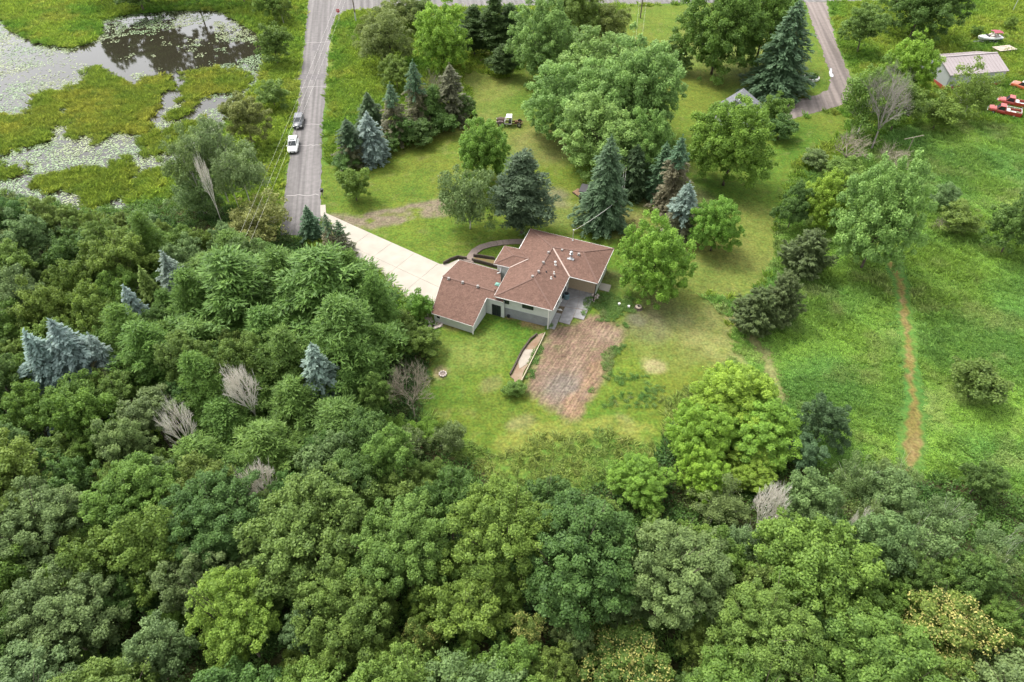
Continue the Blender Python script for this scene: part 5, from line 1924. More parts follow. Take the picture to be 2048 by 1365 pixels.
def put(name, x, y, z, coll, nvar, tint, smin, smax, rng, tilt=.12, hz=None):
    n = len(x)
    s = rng.uniform(smin, smax, n)
    scl = np.stack([s, s, s * (hz if hz is not None else 1) * rng.uniform(.75, 1.2, n)], 1)
    rot = np.stack([rng.normal(size=n) * tilt, rng.normal(size=n) * tilt, rng.uniform(0, 6.28, n)], 1)
    return scatter(name, np.stack([x, y, np.full(n, z) if np.isscalar(z) else z], 1), rot, scl, tint, coll, nvar, TUFT, len(name))


# field on the right: lodged grass in swathes, leafier towards the bottom
x, y, rng = grid_pts(-5, 150, 34, 140, .50, 1)
k = keep_off(x, y) & inpoly(x, y, P_FIELD) & ~inpoly(x, y, P_WOOD)
x, y = x[k], y[k]
lodge = fbm(x + y * .6, y - x * .3, 7, 61)
hz = np.where(lodge > .55, .55, 1.0) * (.75 + .6 * fbm(x, y, 5, 62))
leafy = fbm(x, y, 12, 63) + (68 - y) * .010 > .56
trk = np.minimum(dist_line(x, y, PX([(1462, 640), (1500, 670), (1530, 710), (1550, 760), (1562, 800)])), dist_line(x, y, PX([(1470, 712), (1500, 745), (1530, 800)]))) > .7
x, y, lodge, hz, leafy = x[trk], y[trk], lodge[trk], hz[trk], leafy[trk]
tn = tints(x, y, (.078, .152, .034), (.118, .192, .034), (.165, .19, .07), 9, 64) * np.where(lodge > .55, 1.18, 1.0)[:, None]
put('meadow_grass', x[~leafy], y[~leafy], 0, TUFTS, 4, tn[~leafy], .55, 1.0, rng, .3, hz[~leafy])
put('meadow_weeds', x[leafy], y[leafy], 0, WEEDS, 4, tn[leafy] * np.array([1.02, 1.05, .95]), .6, 1.05, rng, .2, hz[leafy])
# verges and rough ground
x, y, rng = grid_pts(-150, 165, 40, 212, .95, 2)
k = keep_off(x, y) & ~inpoly(x, y, P_FIELD) & ~inpoly(x, y, P_WOOD) & ~inpoly(x, y, P_POND)
x, y = x[k], y[k]
tn = tints(x, y, (.072, .145, .020), (.125, .180, .024), (.17, .18, .034), 10, 74)
far = y > 100
rough = (y < 62) & (x > -12) & (x < 25)
tn[rough] = tints(x, y, (.085, .140, .030), (.125, .160, .036), (.15, .15, .045), 5, 76)[rough]
put('verge_grass', x, y, 0, TUFTS, 4, tn, .75, 1.4, rng, .2, np.where(rough, .45, .8 + .5 * fbm(x, y, 6, 75)))
# clearing edge rough grass and undergrowth of the wood
x, y, rng = grid_pts(-90, 95, 16, 100, 1.0, 3)
k = keep_off(x, y) & inpoly(x, y, P_WOOD)
x, y = x[k], y[k]
put('undergrowth', x, y, 0, WEEDS, 4, tints(x, y, (.040, .085, .02), (.07, .13, .025), (.09, .10, .03), 8, 84), .9, 1.7, rng, .2)
# weeds growing over the edges of the bare soil
x, y, rng = grid_pts(0, 22, 52, 76, .3, 6)
k = inpoly(x, y, P_LAWN)
q = fbm(x, y, 2.2, 91)
dedge = dist_line(x, y, [(p.x, p.y) for p in P_SOIL] + [(P_SOIL[0].x, P_SOIL[0].y)])
wk = W((1222, 610))
patch = np.hypot((x - wk.x) / 1.5, y - wk.y) < 2.6
hay = PX([(1225, 745), (1290, 750), (1330, 770), (1305, 845), (1255, 850), (1200, 815)])
k &= ((dedge < .7) & (q > .58)) | (patch & (q > .45)) | (inpoly(x, y, hay) & (q > .45) & (rng.random(len(x)) < .5))
x, y = x[k], y[k]
put('garden_weeds', x, y, 0, WEEDS, 4, tints(x, y, (.065, .135, .03), (.10, .165, .045), (.18, .18, .085), 3, 94), .3, .55, rng, .3)
# pond: sedge islands and lily pads
x, y, rng = grid_pts(-150, -25, 84, 182, .62, 4)
k = np.zeros(len(x), bool)
for p in ISLES:
    k |= inpoly(x + (fbm(x, y, 3, 3) - .5) * 2.2 + rng.normal(size=len(x)) * .55, y + (fbm(x, y, 3, 9) - .5) * 2.2 + rng.normal(size=len(x)) * .9, p)
k &= inpoly(x, y, P_POND)
x, y = x[k], y[k]
put('pond_sedge', x, y, -.2, SEDGE, 3, tints(x, y, (.100, .145, .020), (.150, .168, .026), (.07, .125, .02), 5, 104), .6, 1.2, rng, .2, .4 + .9 * fbm(x, y, 3, 105))

pm_ = MB()
pm_.add([(0, 0, 0)] + [(math.cos(2 * math.pi * i / 9) * (1 if i else .3), math.sin(2 * math.pi * i / 9), .02 * (i % 2)) for i in range(9)], [(0, i + 1, (i + 1) % 9 + 1) for i in range(9)])
PADM = bpy.data.materials.new('lily_pad')
PADM.use_nodes = True
b = PADM.node_tree.nodes['Principled BSDF']
a = PADM.node_tree.nodes.new('ShaderNodeAttribute')
a.attribute_type, a.attribute_name = 'INSTANCER', 'tint'
PADM.node_tree.links.new(a.outputs['Color'], b.inputs['Base Color'])
b.inputs['Roughness'].default_value = .5
b.inputs['Specular IOR Level'].default_value = .4
PADS = stash('pad', [pm_.mesh('pad', PADM)])
x, y, rng = grid_pts(-150, -25, 84, 186, .33, 5)
k = inpoly(x + (fbm(x, y, 1.6, 5) - .5) * 1.2, y + (fbm(x, y, 1.6, 6) - .5) * 1.2, P_POND)
for p in ISLES:
    k &= ~inpoly(x + (fbm(x, y, 3, 3) - .5) * 2.2, y + (fbm(x, y, 3, 9) - .5) * 2.2, p)
x, y = x[k], y[k]
clear = inpoly(x, y, q4([(560, 420), (700, 330), (800, 200), (1000, 150), (1640, 90), (2100, 220), (2100, 420), (1850, 500), (1600, 560), (1420, 720), (1300, 850), (1240, 830), (1380, 680), (1080, 690), (850, 620), (640, 480)]))
left = inpoly(x, y, q4([(-400, 260), (180, 260), (420, 380), (700, 440), (640, 680), (480, 730), (260, 830), (0, 900), (-400, 950)]))
mats_ = inpoly(x, y, q4([(840, 200), (1000, 160), (1250, 140), (1600, 105), (1620, 170), (1500, 210), (1300, 250), (1120, 280), (900, 300), (600, 390), (620, 370), (860, 270)])) | inpoly(x, y, q4([(1700, 170), (1900, 170), (2060, 290), (2040, 350), (1900, 340), (1730, 340)])) | inpoly(x, y, q4([(1500, 310), (1620, 310), (1640, 370), (1520, 380)]))
lane = dist_line(x, y, q4([(1440, 560), (1400, 700), (1300, 830), (1210, 900), (1180, 960)])) < 2.4
lane |= dist_line(x, y, q4([(1480, 940), (1580, 860), (1760, 820)])) < 2.0
nz = fbm(x, y, 3.5, 111)
nf = fbm(x, y, 1.1, 113, 3)
dens = np.full(len(x), .95)
dens = np.where(left, np.clip((fbm(x * .6, y * 1.6, 6, 115) - .33) * 5, .15, .95), dens)
dens = np.where(clear, np.clip((nz - .60) * 8, 0, .8), dens)
dens = np.where(mats_, np.clip((nf - .3) * 4, .25, .92), dens)
dens = np.where(lane, np.clip((nf - .62) * 3, 0, .3), dens)
k = rng.random(len(x)) < dens * np.clip((nf - .28) * 5, .15, 1)
x, y = x[k], y[k]
n = len(x)
s = rng.uniform(.10, .22, n)
scatter('lily_pads', np.stack([x, y, rng.uniform(-.235, -.20, n)], 1), np.stack([rng.normal(size=n) * .10, rng.normal(size=n) * .10, rng.uniform(0, 6.28, n)], 1), np.stack([s, s, s], 1),
        tints(x, y, (.074, .115, .046), (.108, .128, .055), (.05, .092, .03), 8, 121, .25), PADS, 1, PADM, 9)
print('pads', n)
# ---------------------------------------------------------------- vehicles
TYRE = mat('tyre', (.018, .018, .018), .85)
RIM = mat('rim', (.45, .45, .46), .35, .7)
LAMP = mat('lamp_glass', (.75, .75, .72), .15, spec=.7)
TAIL = mat('tail_lamp', (.35, .02, .02), .3)
CHROME = mat('chrome', (.7, .7, .7), .2, .9)


def paint(name, c, rough=.3):
    m = mat(name, c, rough, var=.04, scale=1.5, spec=.5)
    m.node_tree.nodes['Principled BSDF'].inputs['Coat Weight'].default_value = .5
    return m


def loft(secs, mb=None, close=True):
    """Skin a row of cross-sections (all with the same number of points)."""
    mb = mb or MB()
    n = len(secs[0])
    base = len(mb.v)
    for s in secs:
        mb.v += [tuple(p) for p in s]
    for i in range(len(secs) - 1):
        for k in range(n):
            a, b_ = base + i * n + k, base + i * n + (k + 1) % n
            mb.f.append((a, b_, b_ + n, a + n))
    mb.f.append(tuple(base + k for k in range(n)))
    mb.f.append(tuple(base + (len(secs) - 1) * n + k for k in range(n)))
    return mb


def ring(x, hw, z0, z1, r=.3, top=1.0):
    """Car section at x: half width hw, sill z0, shoulder z1."""
    return [(x, -hw * .92, z0), (x, -hw, z0 + (z1 - z0) * .35), (x, -hw * .97, z0 + (z1 - z0) * .75), (x, -hw * .86 * top, z1), (x, 0, z1 + .03), (x, hw * .86 * top, z1), (x, hw * .97, z0 + (z1 - z0) * .75), (x, hw, z0 + (z1 - z0) * .35), (x, hw * .92, z0)]


def wheel(parent, x, y, r, w=.22):
    s = 1 if y > 0 else -1
    t = MB().lathe((0, 0, 0), [(r * .62, -w / 2), (r * .95, -w / 2), (r, -w / 4), (r, w / 4), (r * .95, w / 2), (r * .62, w / 2)], 16, 'Y').build('wheel', TYRE, parent)
    t.location = (x, y, r)
    MB().lathe((0, s * w * .35, 0), [(r * .6, -.05), (r * .6, .03), (r * .35, .05), (r * .1, .07)], 12, 'Y').build('rim', RIM, t)
    return t


def car(name, label, cat, loc, rz, body_m, L=4.6, hw=.92, hood=.98, roof_z=1.62, hatch=True, group=None, roofm=None, sun_roof=False):
    """Nose towards +X."""
    e = tag(empty(name, loc, rz), label, cat, group)
    f, r_ = L / 2, -L / 2
    secs = [ring(r_, hw * .8, .38, .92), ring(r_ + .12, hw * .94, .3, 1.0), ring(r_ + .7, hw, .26, 1.04), ring(-.6, hw, .25, 1.03), ring(.55, hw, .25, 1.0), ring(f - 1.0, hw * .99, .26, hood), ring(f - .35, hw * .95, .28, hood - .08), ring(f - .06, hw * .84, .34, hood - .22), ring(f, hw * .72, .40, hood - .32)]
    loft(secs).build('body', body_m, e, smooth=True)
    # greenhouse of glass with a roof panel and pillars on it
    wr = hw * .74
    xa, xb, xc, xd = r_ + (.18 if hatch else .75), r_ + (.62 if hatch else 1.35), .25, 1.05
    gz = 1.0

    def gsec(x, hw_, z):
        return [(x, -hw_, z), (x, hw_, z)]
    base = [(xa, hw * .84), (xb + .1, hw * .86), (xc, hw * .86), (xd, hw * .80)]
    v = [(xa, -hw * .82, gz), (xd, -hw * .80, gz - .02), (xd, hw * .80, gz - .02), (xa, hw * .82, gz), (xb, -wr, roof_z - .04), (xc, -wr, roof_z - .02), (xc, wr, roof_z - .02), (xb, wr, roof_z - .04)]
    MB().add(v, [(0, 3, 2, 1), (4, 5, 6, 7), (0, 1, 5, 4), (1, 2, 6, 5), (2, 3, 7, 6), (3, 0, 4, 7)]).build('windows', GLASS, e)
    rp = MB()
    rp.box(((xb + xc) / 2, 0, roof_z), (xc - xb + .06, wr * 2 + .04, .06))
    ro = rp.build('roof', roofm or body_m, e, bevel=.02)
    if sun_roof:
        MB().box((xc - .35, 0, roof_z + .033), (.5, wr * 1.2, .02)).build('sunroof', GLASS, ro)
    for s in (-1, 1):
        MB().beam((xd, s * hw * .805, gz), (xc, s * wr, roof_z), .07, .06).build('pillar', body_m, e)
        MB().beam((xa, s * hw * .82, gz), (xb, s * wr, roof_z), .12, .08).build('pillar', body_m, e)
        MB().beam((-.35, s * hw * .85, gz), (-.42, s * wr * 1.0, roof_z), .08, .06).build('pillar', body_m, e)
    for s in (-1, 1):
        MB().box((xd - .2, s * (hw + .08), 1.02), (.16, .2, .14)).build('mirror', body_m, e, bevel=.03)
        MB().box((f - .22, s * hw * .68, hood - .26), (.32, .34, .14)).build('headlight', LAMP, e, bevel=.04)
        MB().box((r_ + .06, s * hw * .74, .86), (.12, .26, .2)).build('tail_light', TAIL, e, bevel=.03)
        for x in (f - .85, r_ + .85):
            wheel(e, x, s * (hw - .12), .35)
    MB().box((f - .03, 0, hood - .42), (.08, hw * .95, .17)).build('grille', BLACK, e, bevel=.02)
    MB().box((f - .0, 0, .40), (.12, hw * 1.1, .12)).build('bumper', BLACK, e, bevel=.03)
    MB().box((f + .045, 0, .52), (.02, .5, .12)).build('number_plate', LAMP, e)
    return e


rd = math.atan2((W((580, 310)) - W((597, 200))).y, (W((580, 310)) - W((597, 200))).x)
car('parked_car', 'white sport utility vehicle parked on the left side of the road, the nearer one', 'car', W((588, 297)), rd, paint('white_paint', (.80, .80, .79)), sun_roof=True, group='cars parked on the road')
car('parked_car', 'dark grey car parked on the road just beyond the white one', 'car', W((598.5, 249)), rd - .03, paint('dark_grey_paint', (.045, .048, .055)), L=4.7, hw=.94, roof_z=1.5, hatch=True, group='cars parked on the road')


def pickup(label, loc, rz, m, roofm=None, bed_m=None, rack=None, load=None, L=5.7):
    e = tag(empty('pickup_truck', loc, rz), label, 'pickup truck', 'old pickups parked by the barn')
    hw, f, r_ = .99, L / 2, -L / 2
    loft([ring(.0, hw, .42, 1.08), ring(.9, hw, .42, 1.08), ring(f - 1.1, hw, .42, 1.12), ring(f - .25, hw * .97, .46, 1.08), ring(f, hw * .93, .5, .98)]).build('body', m, e, smooth=False)
    # bed: floor, sides, tailgate
    MB().box(((r_ + 0) / 2, 0, .66), (-r_ - .02, hw * 1.75, .08)).build('bed_floor', bed_m or mat('bed_grey', (.12, .12, .13), .8), e)
    for s in (-1, 1):
        MB().box(((r_ - .02) / 2, s * hw * .93, .80), (-r_ - .03, .14, .66)).build('bed_side', m, e, bevel=.02)
    MB().box((r_ + .05, 0, .80), (.1, hw * 1.72, .62)).build('tailgate', m, e, bevel=.02)
    xa, xb, xc, xd = .05, .15, 1.05, 1.55
    wr = hw * .8
    v = [(xa, -hw * .9, 1.06), (xd, -hw * .88, 1.08), (xd, hw * .88, 1.08), (xa, hw * .9, 1.06), (xb, -wr, 1.70), (xc, -wr, 1.72), (xc, wr, 1.72), (xb, wr, 1.70)]
    MB().add(v, [(0, 3, 2, 1), (4, 5, 6, 7), (0, 1, 5, 4), (1, 2, 6, 5), (2, 3, 7, 6), (3, 0, 4, 7)]).build('windows', GLASS, e)
    MB().box(((xb + xc) / 2, 0, 1.75), (xc - xb + .12, wr * 2 + .06, .09)).build('roof', roofm or m, e, bevel=.03)
    for s in (-1, 1):
        MB().beam((xd, s * hw * .88, 1.08), (xc, s * wr, 1.72), .08, .07).build('pillar', m, e)
        MB().beam((xa, s * hw * .9, 1.06), (xb, s * wr, 1.7), .16, .08).build('pillar', m, e)
    for s in (-1, 1):
        MB().lathe((f - .02, s * hw * .7, .86), [(.13, 0), (.13, .05), (.05, .07)], 10, 'X').build('headlight', LAMP, e)
        for x in (f - 1.0, r_ + 1.15):
            wheel(e, x, s * (hw - .12), .37, .24)
    MB().box((f, 0, .84), (.06, hw * 1.1, .22)).build('grille', CHROME, e)
    MB().box((f + .07, 0, .56), (.12, hw * 1.9, .16)).build('bumper', CHROME, e, bevel=.03)
    if rack:
        rk = MB()
        for s in (-1, 1):
            rk.beam((-.1, s * hw * .93, 1.35), (r_ + .15, s * hw * .93, 1.35), .06, .06)
            for x in (-.15, r_ / 2, r_ + .2):
                rk.beam((x, s * hw * .93, 1.12), (x, s * hw * .93, 1.34), .05, .05)
        rk.beam((-.1, -hw * .93, 1.38), (-.1, hw * .93, 1.38), .06, .06).beam((r_ + .2, -hw * .93, 1.38), (r_ + .2, hw * .93, 1.38), .06, .06)
        rk.build('bed_rack', WHITE, e)
    if load:
        MB().box((-.45, 0, .9), (.7, 1.5, .36)).box((-1.5, .15, .76), (.9, .8, .12), .3).build('load', load, e, bevel=.03)
    return e


REDP = paint('faded_red_paint', (.30, .035, .025), .4)
pickup('faded red old pickup with a white bed rack, nearer of the parked pair', W((2006, 229)), math.radians(151), REDP, rack=True, load=WHITE)
pickup('faded red old pickup with junk in its bed, behind the racked one', W((2024, 212)), math.radians(151), REDP, load=WHITE)
pickup('orange old pickup with a white cab roof cut by the right edge', W((2050, 182)), math.radians(133), paint('orange_paint', (.40, .09, .03), .4), roofm=WHITE)

# old truck without a bed on the lawn
tk = tag(empty('old_truck', W((1017, 250)), math.radians(176)), 'bare old truck with white cab, rusty bonnet and no bed on the back lawn', 'truck')
PINK = mat('faded_primer', (.095, .068, .062), .8, var=.25, scale=3)
mb = MB()
loft([[(2.2, -.34, .75), (2.2, .34, .75), (2.2, .3, 1.15), (2.2, -.3, 1.15)], [(.7, -.5, .72), (.7, .5, .72), (.7, .42, 1.25), (.7, -.42, 1.25)]], mb)
mb.build('bonnet', RUST, tk)
for s in (-1, 1):
    loft([[(2.25, s * .45, .55), (2.25, s * .95, .55), (2.25, s * .9, .85), (2.25, s * .5, .9)], [(1.7, s * .45, .6), (1.7, s * 1.0, .6), (1.7, s * .95, 1.1), (1.7, s * .5, 1.12)], [(.9, s * .5, .5), (.9, s * 1.0, .5), (.9, s * .95, .98), (.9, s * .5, 1.05)]]).build('fender', PINK, tk)
    MB().lathe((2.26, s * .7, .85), [(.13, 0), (.13, .06), (.04, .09)], 10, 'X').build('headlight', LAMP, tk)
    for x in (1.55, -2.1):
        wheel(tk, x, s * .85, .42, .24)
cb = MB()
for s in (-1, 1):
    cb.beam((-.62, s * .82, .6), (-.62, s * .74, 1.75), .1, .12).beam((.62, s * .82, 1.15), (.35, s * .72, 1.75), .09, .09).beam((-.62, s * .82, .58), (.62, s * .82, .58), .08, .12)
    cb.beam((.66, s * .82, .6), (.62, s * .82, 1.15), .08, .1)
cb.box((-.66, 0, .95), (.07, 1.6, .7)).box((.66, 0, 1.06), (.12, 1.62, .2))
cb.build('cab_frame', WHITE, tk)
MB().box((-.14, 0, 1.80), (1.1, 1.56, .12)).build('cab_roof', WHITE, tk, bevel=.05)
MB().beam((.62, 0, 1.17), (.38, 0, 1.74), 1.4, .02).build('windscreen', GLASS, tk)
MB().box((-.3, 0, .78), (.5, 1.4, .3)).box((-.5, 0, 1.1), (.14, 1.4, .5)).build('seat', BLACK, tk)
ch_ = MB()
for s in (-1, 1):
    ch_.beam((2.2, s * .42, .5), (-2.7, s * .42, .5), .1, .18)
for x in (-1.2, -2.6):
    ch_.beam((x, -.42, .5), (x, .42, .5), .1, .14)
ch_.beam((-2.1, -.85, .42), (-2.1, .85, .42), .14, .14).box((-1.5, .1, .75), (.6, .7, .35), .3)
ch_.build('chassis', mat('rust_orange', (.11, .065, .035), .9, var=.3), tk)

# boat on its trailer
bo = W((1974, 86))
bang = math.radians(184)
tr = tag(empty('boat_trailer', bo, bang), 'low galvanised trailer carrying the white boat', 'trailer')
mb = MB()
for s in (-1, 1):
    mb.beam((2.0, s * .2, .42), (-2.4, s * .65, .42), .09, .12)
mb.beam((2.0, 0, .42), (3.6, 0, .42), .1, .12).beam((-1.6, -.9, .42), (-1.6, .9, .42), .1, .1).beam((.6, -.4, .42), (.6, .4, .42), .08, .1)
mb.build('frame', METAL, tr)
for s in (-1, 1):
    wheel(tr, -1.2, s * 1.0, .32, .2)
    MB().box((-1.2, s * 1.0, .72), (.9, .26, .06)).build('mudguard', BLACK, tr)
MB().tube([(3.3, .2, 0), (3.3, .2, .6)], .04, 6).build('jockey_leg', METAL, tr)
bt = tag(empty('motor_boat', bo, bang), 'white motor boat with a maroon canopy on a trailer behind the barn', 'boat')
HULL = paint('white_gelcoat', (.76, .76, .76), .25)


def hs(x, w, k, d, t):
    return [(x, -w, t), (x, -w * .92, (t + k) / 2 + .12), (x, 0, k), (x, w * .92, (t + k) / 2 + .12), (x, w, t), (x, w * .82, t + .06), (x, 0, t + .05), (x, -w * .82, t + .06)]


loft([hs(-2.7, 1.05, .62, 0, 1.45), hs(-1.2, 1.12, .56, 0, 1.42), hs(.3, 1.10, .56, 0, 1.44), hs(1.4, .92, .62, 0, 1.50), hs(2.3, .55, .85, 0, 1.58), hs(2.85, .12, 1.3, 0, 1.64)]).build('hull', HULL, bt, smooth=False)
MB().prism([(-2.3, -.8), (.5, -.8), (.5, .8), (-2.3, .8)], 1.50, 1.53).build('cockpit', mat('boat_interior', (.33, .28, .25), .8, var=.3), bt)
MB().prism([(1.0, -.5), (1.9, -.3), (1.9, .3), (1.0, .5)], 1.585, 1.61).build('bow_well', mat('bow_carpet', (.36, .33, .30), .9), bt)
for x, y in ((-.2, -.45), (-.2, .45), (-1.2, -.45), (-1.2, .45)):
    MB().box((x, y, 1.70), (.5, .5, .32)).box((x - .24, y, 1.95), (.12, .5, .4)).build('seat', mat('boat_seat', (.5, .46, .42), .7), bt, bevel=.04)
MB().beam((.62, -.8, 1.72), (.62, .8, 1.72), .03, .4).build('windscreen', GLASS, bt)
fr = MB()
for s in (-1, 1):
    fr.beam((-1.0, s * .98, 1.45), (-.3, s * .95, 2.55), .04, .04).beam((-1.0, s * .98, 1.45), (-2.2, s * .95, 2.5), .04, .04)
fr.build('canopy_frame', METAL, bt)
loft([[(-2.3, -.98, 2.44), (-2.3, 0, 2.60), (-2.3, .98, 2.44), (-2.3, .98, 2.40), (-2.3, 0, 2.56), (-2.3, -.98, 2.40)], [(-1.2, -1.0, 2.56), (-1.2, 0, 2.74), (-1.2, 1.0, 2.56), (-1.2, 1.0, 2.52), (-1.2, 0, 2.70), (-1.2, -1.0, 2.52)], [(-.2, -.98, 2.48), (-.2, 0, 2.64), (-.2, .98, 2.48), (-.2, .98, 2.44), (-.2, 0, 2.60), (-.2, -.98, 2.44)]]).build('canopy', mat('maroon_canvas', (.27, .07, .09), .85), bt)
MB().box((-2.85, 0, 1.1), (.3, .4, .9)).build('outboard_motor', BLACK, bt, bevel=.06)
MB().beam((2.2, -.62, 1.40), (-2.6, -1.08, 1.2), .015, .1).beam((2.2, .62, 1.40), (-2.6, 1.08, 1.2), .015, .1).build('stripe', mat('blue_stripe', (.10, .13, .25), .4), bt)

# flat wooden trailer
ft = tag(empty('flatbed_trailer', W((2006, 103)), math.radians(14)), 'flat wooden trailer with a tilted deck behind the barn', 'trailer')
for i in range(10):
    MB().box((0, -1.1 + i * .245, .72), (4.6, .225, .06)).build('plank', WOOD if i % 3 else mat('pale_plank', (.46, .40, .34), .9), ft)
MB().beam((-2.3, -1.0, .6), (2.3, -1.0, .6), .1, .14).beam((-2.3, 1.0, .6), (2.3, 1.0, .6), .1, .14).beam((-2.3, 0, .6), (-3.4, 0, .5), .1, .12).build('frame', RUST, ft)
for s in (-1, 1):
    wheel(ft, .3, s * 1.25, .34, .2)

# ---------------------------------------------------------------- poles, wires, signs
POLE = mat('pole_wood', (.13, .105, .085), .9, var=.2, scale=3)


def pole(base, h, label, arm=None, m=POLE, sleeve=False, r=.14):
    e = tag(empty('utility_pole', base), label, 'utility pole', 'utility poles')
    MB().tube([(0, 0, -.1), (0, 0, h * .5), (0, 0, h)], [r * 1.15, r, r * .75], 10).build('shaft', m, e)
    if arm is not None:
        MB().box((0, 0, h - .5), (2.2, .1, .12), arm).build('crossarm', POLE, e)
        for s in (-.95, 0, .95):
            MB().lathe((math.cos(arm) * s, math.sin(arm) * s, h - .44), [(.04, 0), (.07, .05), (.05, .1), (.07, .14), (.03, .2)], 8).build('insulator', METAL, e)
    if sleeve:
        MB().tube([(0, 0, -.02), (0, 0, 2.4)], [r * 1.3, r * 1.25], 10).build('sleeve', METAL, e)
    return e


p1 = W((712.5, 46))
pole(p1, 10.5, 'dark utility pole with a pale metal sleeve at the road corner', .2, sleeve=True)
p2 = W((471, 520), 7.6)
p2.z = 0
pole(p2, 7.8, 'utility pole among the birches left of the near road end')
p3 = W((1280.5, 36))
pole(p3, 10, 'dark utility pole on the grass beside the top road, right of the grove', .1)
p4 = W((1236, 458))
h4 = zat(p4, 392)
pole(p4, h4, 'short weathered pole in front of the drooping spruce', m=mat('weathered_pole', (.26, .21, .17), .9, var=.2, scale=3))
p5 = W((2024.5, 24))
pole(p5, 8, 'thin grey pole near the top right corner', m=METAL, r=.07)
WIRE = mat('wire', (.75, .73, .68), .6)


def wire(a, b_, sag, label, r=.007, parent=None):
    pts = [Vector(a).lerp(Vector(b_), i / 16) + Vector((0, 0, -sag * 4 * (i / 16) * (1 - i / 16))) for i in range(17)]
    o = MB().tube(pts, r, 5).build('wire', WIRE, parent)
    return tag(o, label, 'wire', 'overhead wires')


for s, nm in ((-.95, 'left'), (0, 'middle'), (.95, 'right')):
    off = Vector((math.cos(.2) * s, math.sin(.2) * s, 0))
    wire(p1 + off + Vector((0, 0, 10.2)), p2 + off + Vector((0, 0, 7.6)), .8, f'overhead wire along the road, {nm} one of the three')
for s, nm in ((-.95, 'left'), (.95, 'right')):
    off = Vector((math.cos(.1) * s, math.sin(.1) * s, 0))
    wire(p3 + off + Vector((0, 0, 9.7)), p4 + Vector((s * .1, 0, h4 - .1)), 1.2, f'overhead wire from the top road pole over the grove, {nm} one')
wire(p4 + Vector((0, 0, h4 - .15)), MAST_TOP, .35, 'service wire from the short weathered pole to the house roof mast', .018)
# stop sign
sg = tag(empty('stop_sign', W((679.5, 44)), math.radians(8)), 'red octagonal stop sign at the road corner', 'road sign')
MB().tube([(0, 0, 0), (0, 0, 2.9)], .04, 6).build('post', METAL, sg)
oc = MB()
oc.lathe((0, 0, 0), [(.5, -.015), (.5, .015)], 8, 'Y')
face = oc.build('sign_plate', mat('sign_red', (.42, .015, .03), .5), sg)
face.location = (0, -.06, 2.6)
face.rotation_euler.y = math.radians(22.5)
rim_ = MB()
for i in range(8):
    a0, a1 = math.radians(45 * i), math.radians(45 * (i + 1))
    rim_.beam((.47 * math.cos(a0), -.02, .47 * math.sin(a0)), (.47 * math.cos(a1), -.02, .47 * math.sin(a1)), .012, .035)
rim_.build('border', WHITE, face)
fc = bpy.data.curves.new('lettering', 'FONT')
fc.body = 'STOP'
fc.size = .36
fc.align_x, fc.align_y = 'CENTER', 'CENTER'
fc.extrude = .004
tx = bpy.data.objects.new('lettering', fc)
C.objects.link(tx)
dg = bpy.context.evaluated_depsgraph_get()
tme = bpy.data.meshes.new_from_object(tx.evaluated_get(dg))
bpy.data.objects.remove(tx)
tme.materials.clear()
tme.materials.append(WHITE)
tl = link('lettering', tme, face)
tl.rotation_euler = (math.radians(90), 0, 0)
tl.matrix_local = Matrix.Rotation(math.radians(-22.5), 4, 'Y') @ Matrix.Translation((0, -.024, 0)) @ Matrix.Rotation(math.radians(90), 4, 'X')
# mailbox
mbx = tag(empty('mailbox', W((646, 393)), 0), 'dark mailbox on a wooden post beside the road', 'mailbox')
MB().box((0, 0, .5), (.1, .1, 1.0)).build('post', WOOD, mbx)
q = [(-.14, 1.0), (.14, 1.0), (.14, 1.2), (.08, 1.3), (-.08, 1.3), (-.14, 1.2)]
loft([[(x * 1.4, -.3, z) for x, z in q], [(x * 1.4, .3, z) for x, z in q]]).build('box', BLACK, mbx)
MB().box((0, .0, .93), (.5, .62, .06)).build('shelf', WOOD, mbx)
MB().box((.0, -.0, 1.36), (.5, .5, .05)).build('newspaper_tray', BLACK, mbx)
# clothes post in the field
cp = tag(empty('clothes_post', W((1814.5, 305))), 'weathered T shaped clothes post in the field below the barn', 'clothes post')
hh = zat(W((1814.5, 305)), 275)
MB().tube([(0, 0, 0), (0, 0, hh)], [.07, .06], 6).build('post', WOOD, cp)
MB().beam((-1.9, -.5, hh - .1), (1.9, .5, hh + .12), .1, .1).build('crossbar', WOOD, cp)

# ---------------------------------------------------------------- yard things
ac = tag(empty('air_conditioner', W((1132.5, 597))), 'round grey blue air conditioner standing on the patio by the wall', 'air conditioner')
MB().lathe((0, 0, .05), [(.42, 0), (.44, .05), (.44, .75), (.40, .80), (.30, .82)], 18).build('housing', mat('grey_blue_metal', (.13, .20, .22), .5, .3), ac)
MB().lathe((0, 0, .86), [(.30, 0), (.30, .03), (.05, .05)], 14).build('fan_guard', BLACK, ac)
MB().box((0, 0, .02), (1.1, 1.1, .06)).build('base', CONCG, ac)
wp = tag(empty('wood_pile', W((1191, 597))), 'small pile of stones and cut wood against the right edge of the patio', 'wood pile')
rr = random.Random(3)
for i in range(14):
    a = rr.uniform(0, 3.1)
    x, y, z = rr.uniform(-.4, .4), rr.uniform(-.7, .7), .08 + .14 * (i // 6)
    MB().tube([(x - .2 * math.cos(a), y - .2 * math.sin(a), z), (x + .2 * math.cos(a), y + .2 * math.sin(a), z)], rr.uniform(.08, .12), 7).build('log', [WOOD, mat('pale_stone', (.42, .36, .33), .9) if i == 1 else WOOD][i == 1] if i < 2 else (WOOD if i % 2 else bpy.data.materials['pale_stone']), wp)
fp = tag(empty('fire_pit', W((885.5, 749))), 'small fire pit ring of stones on the back lawn', 'fire pit')
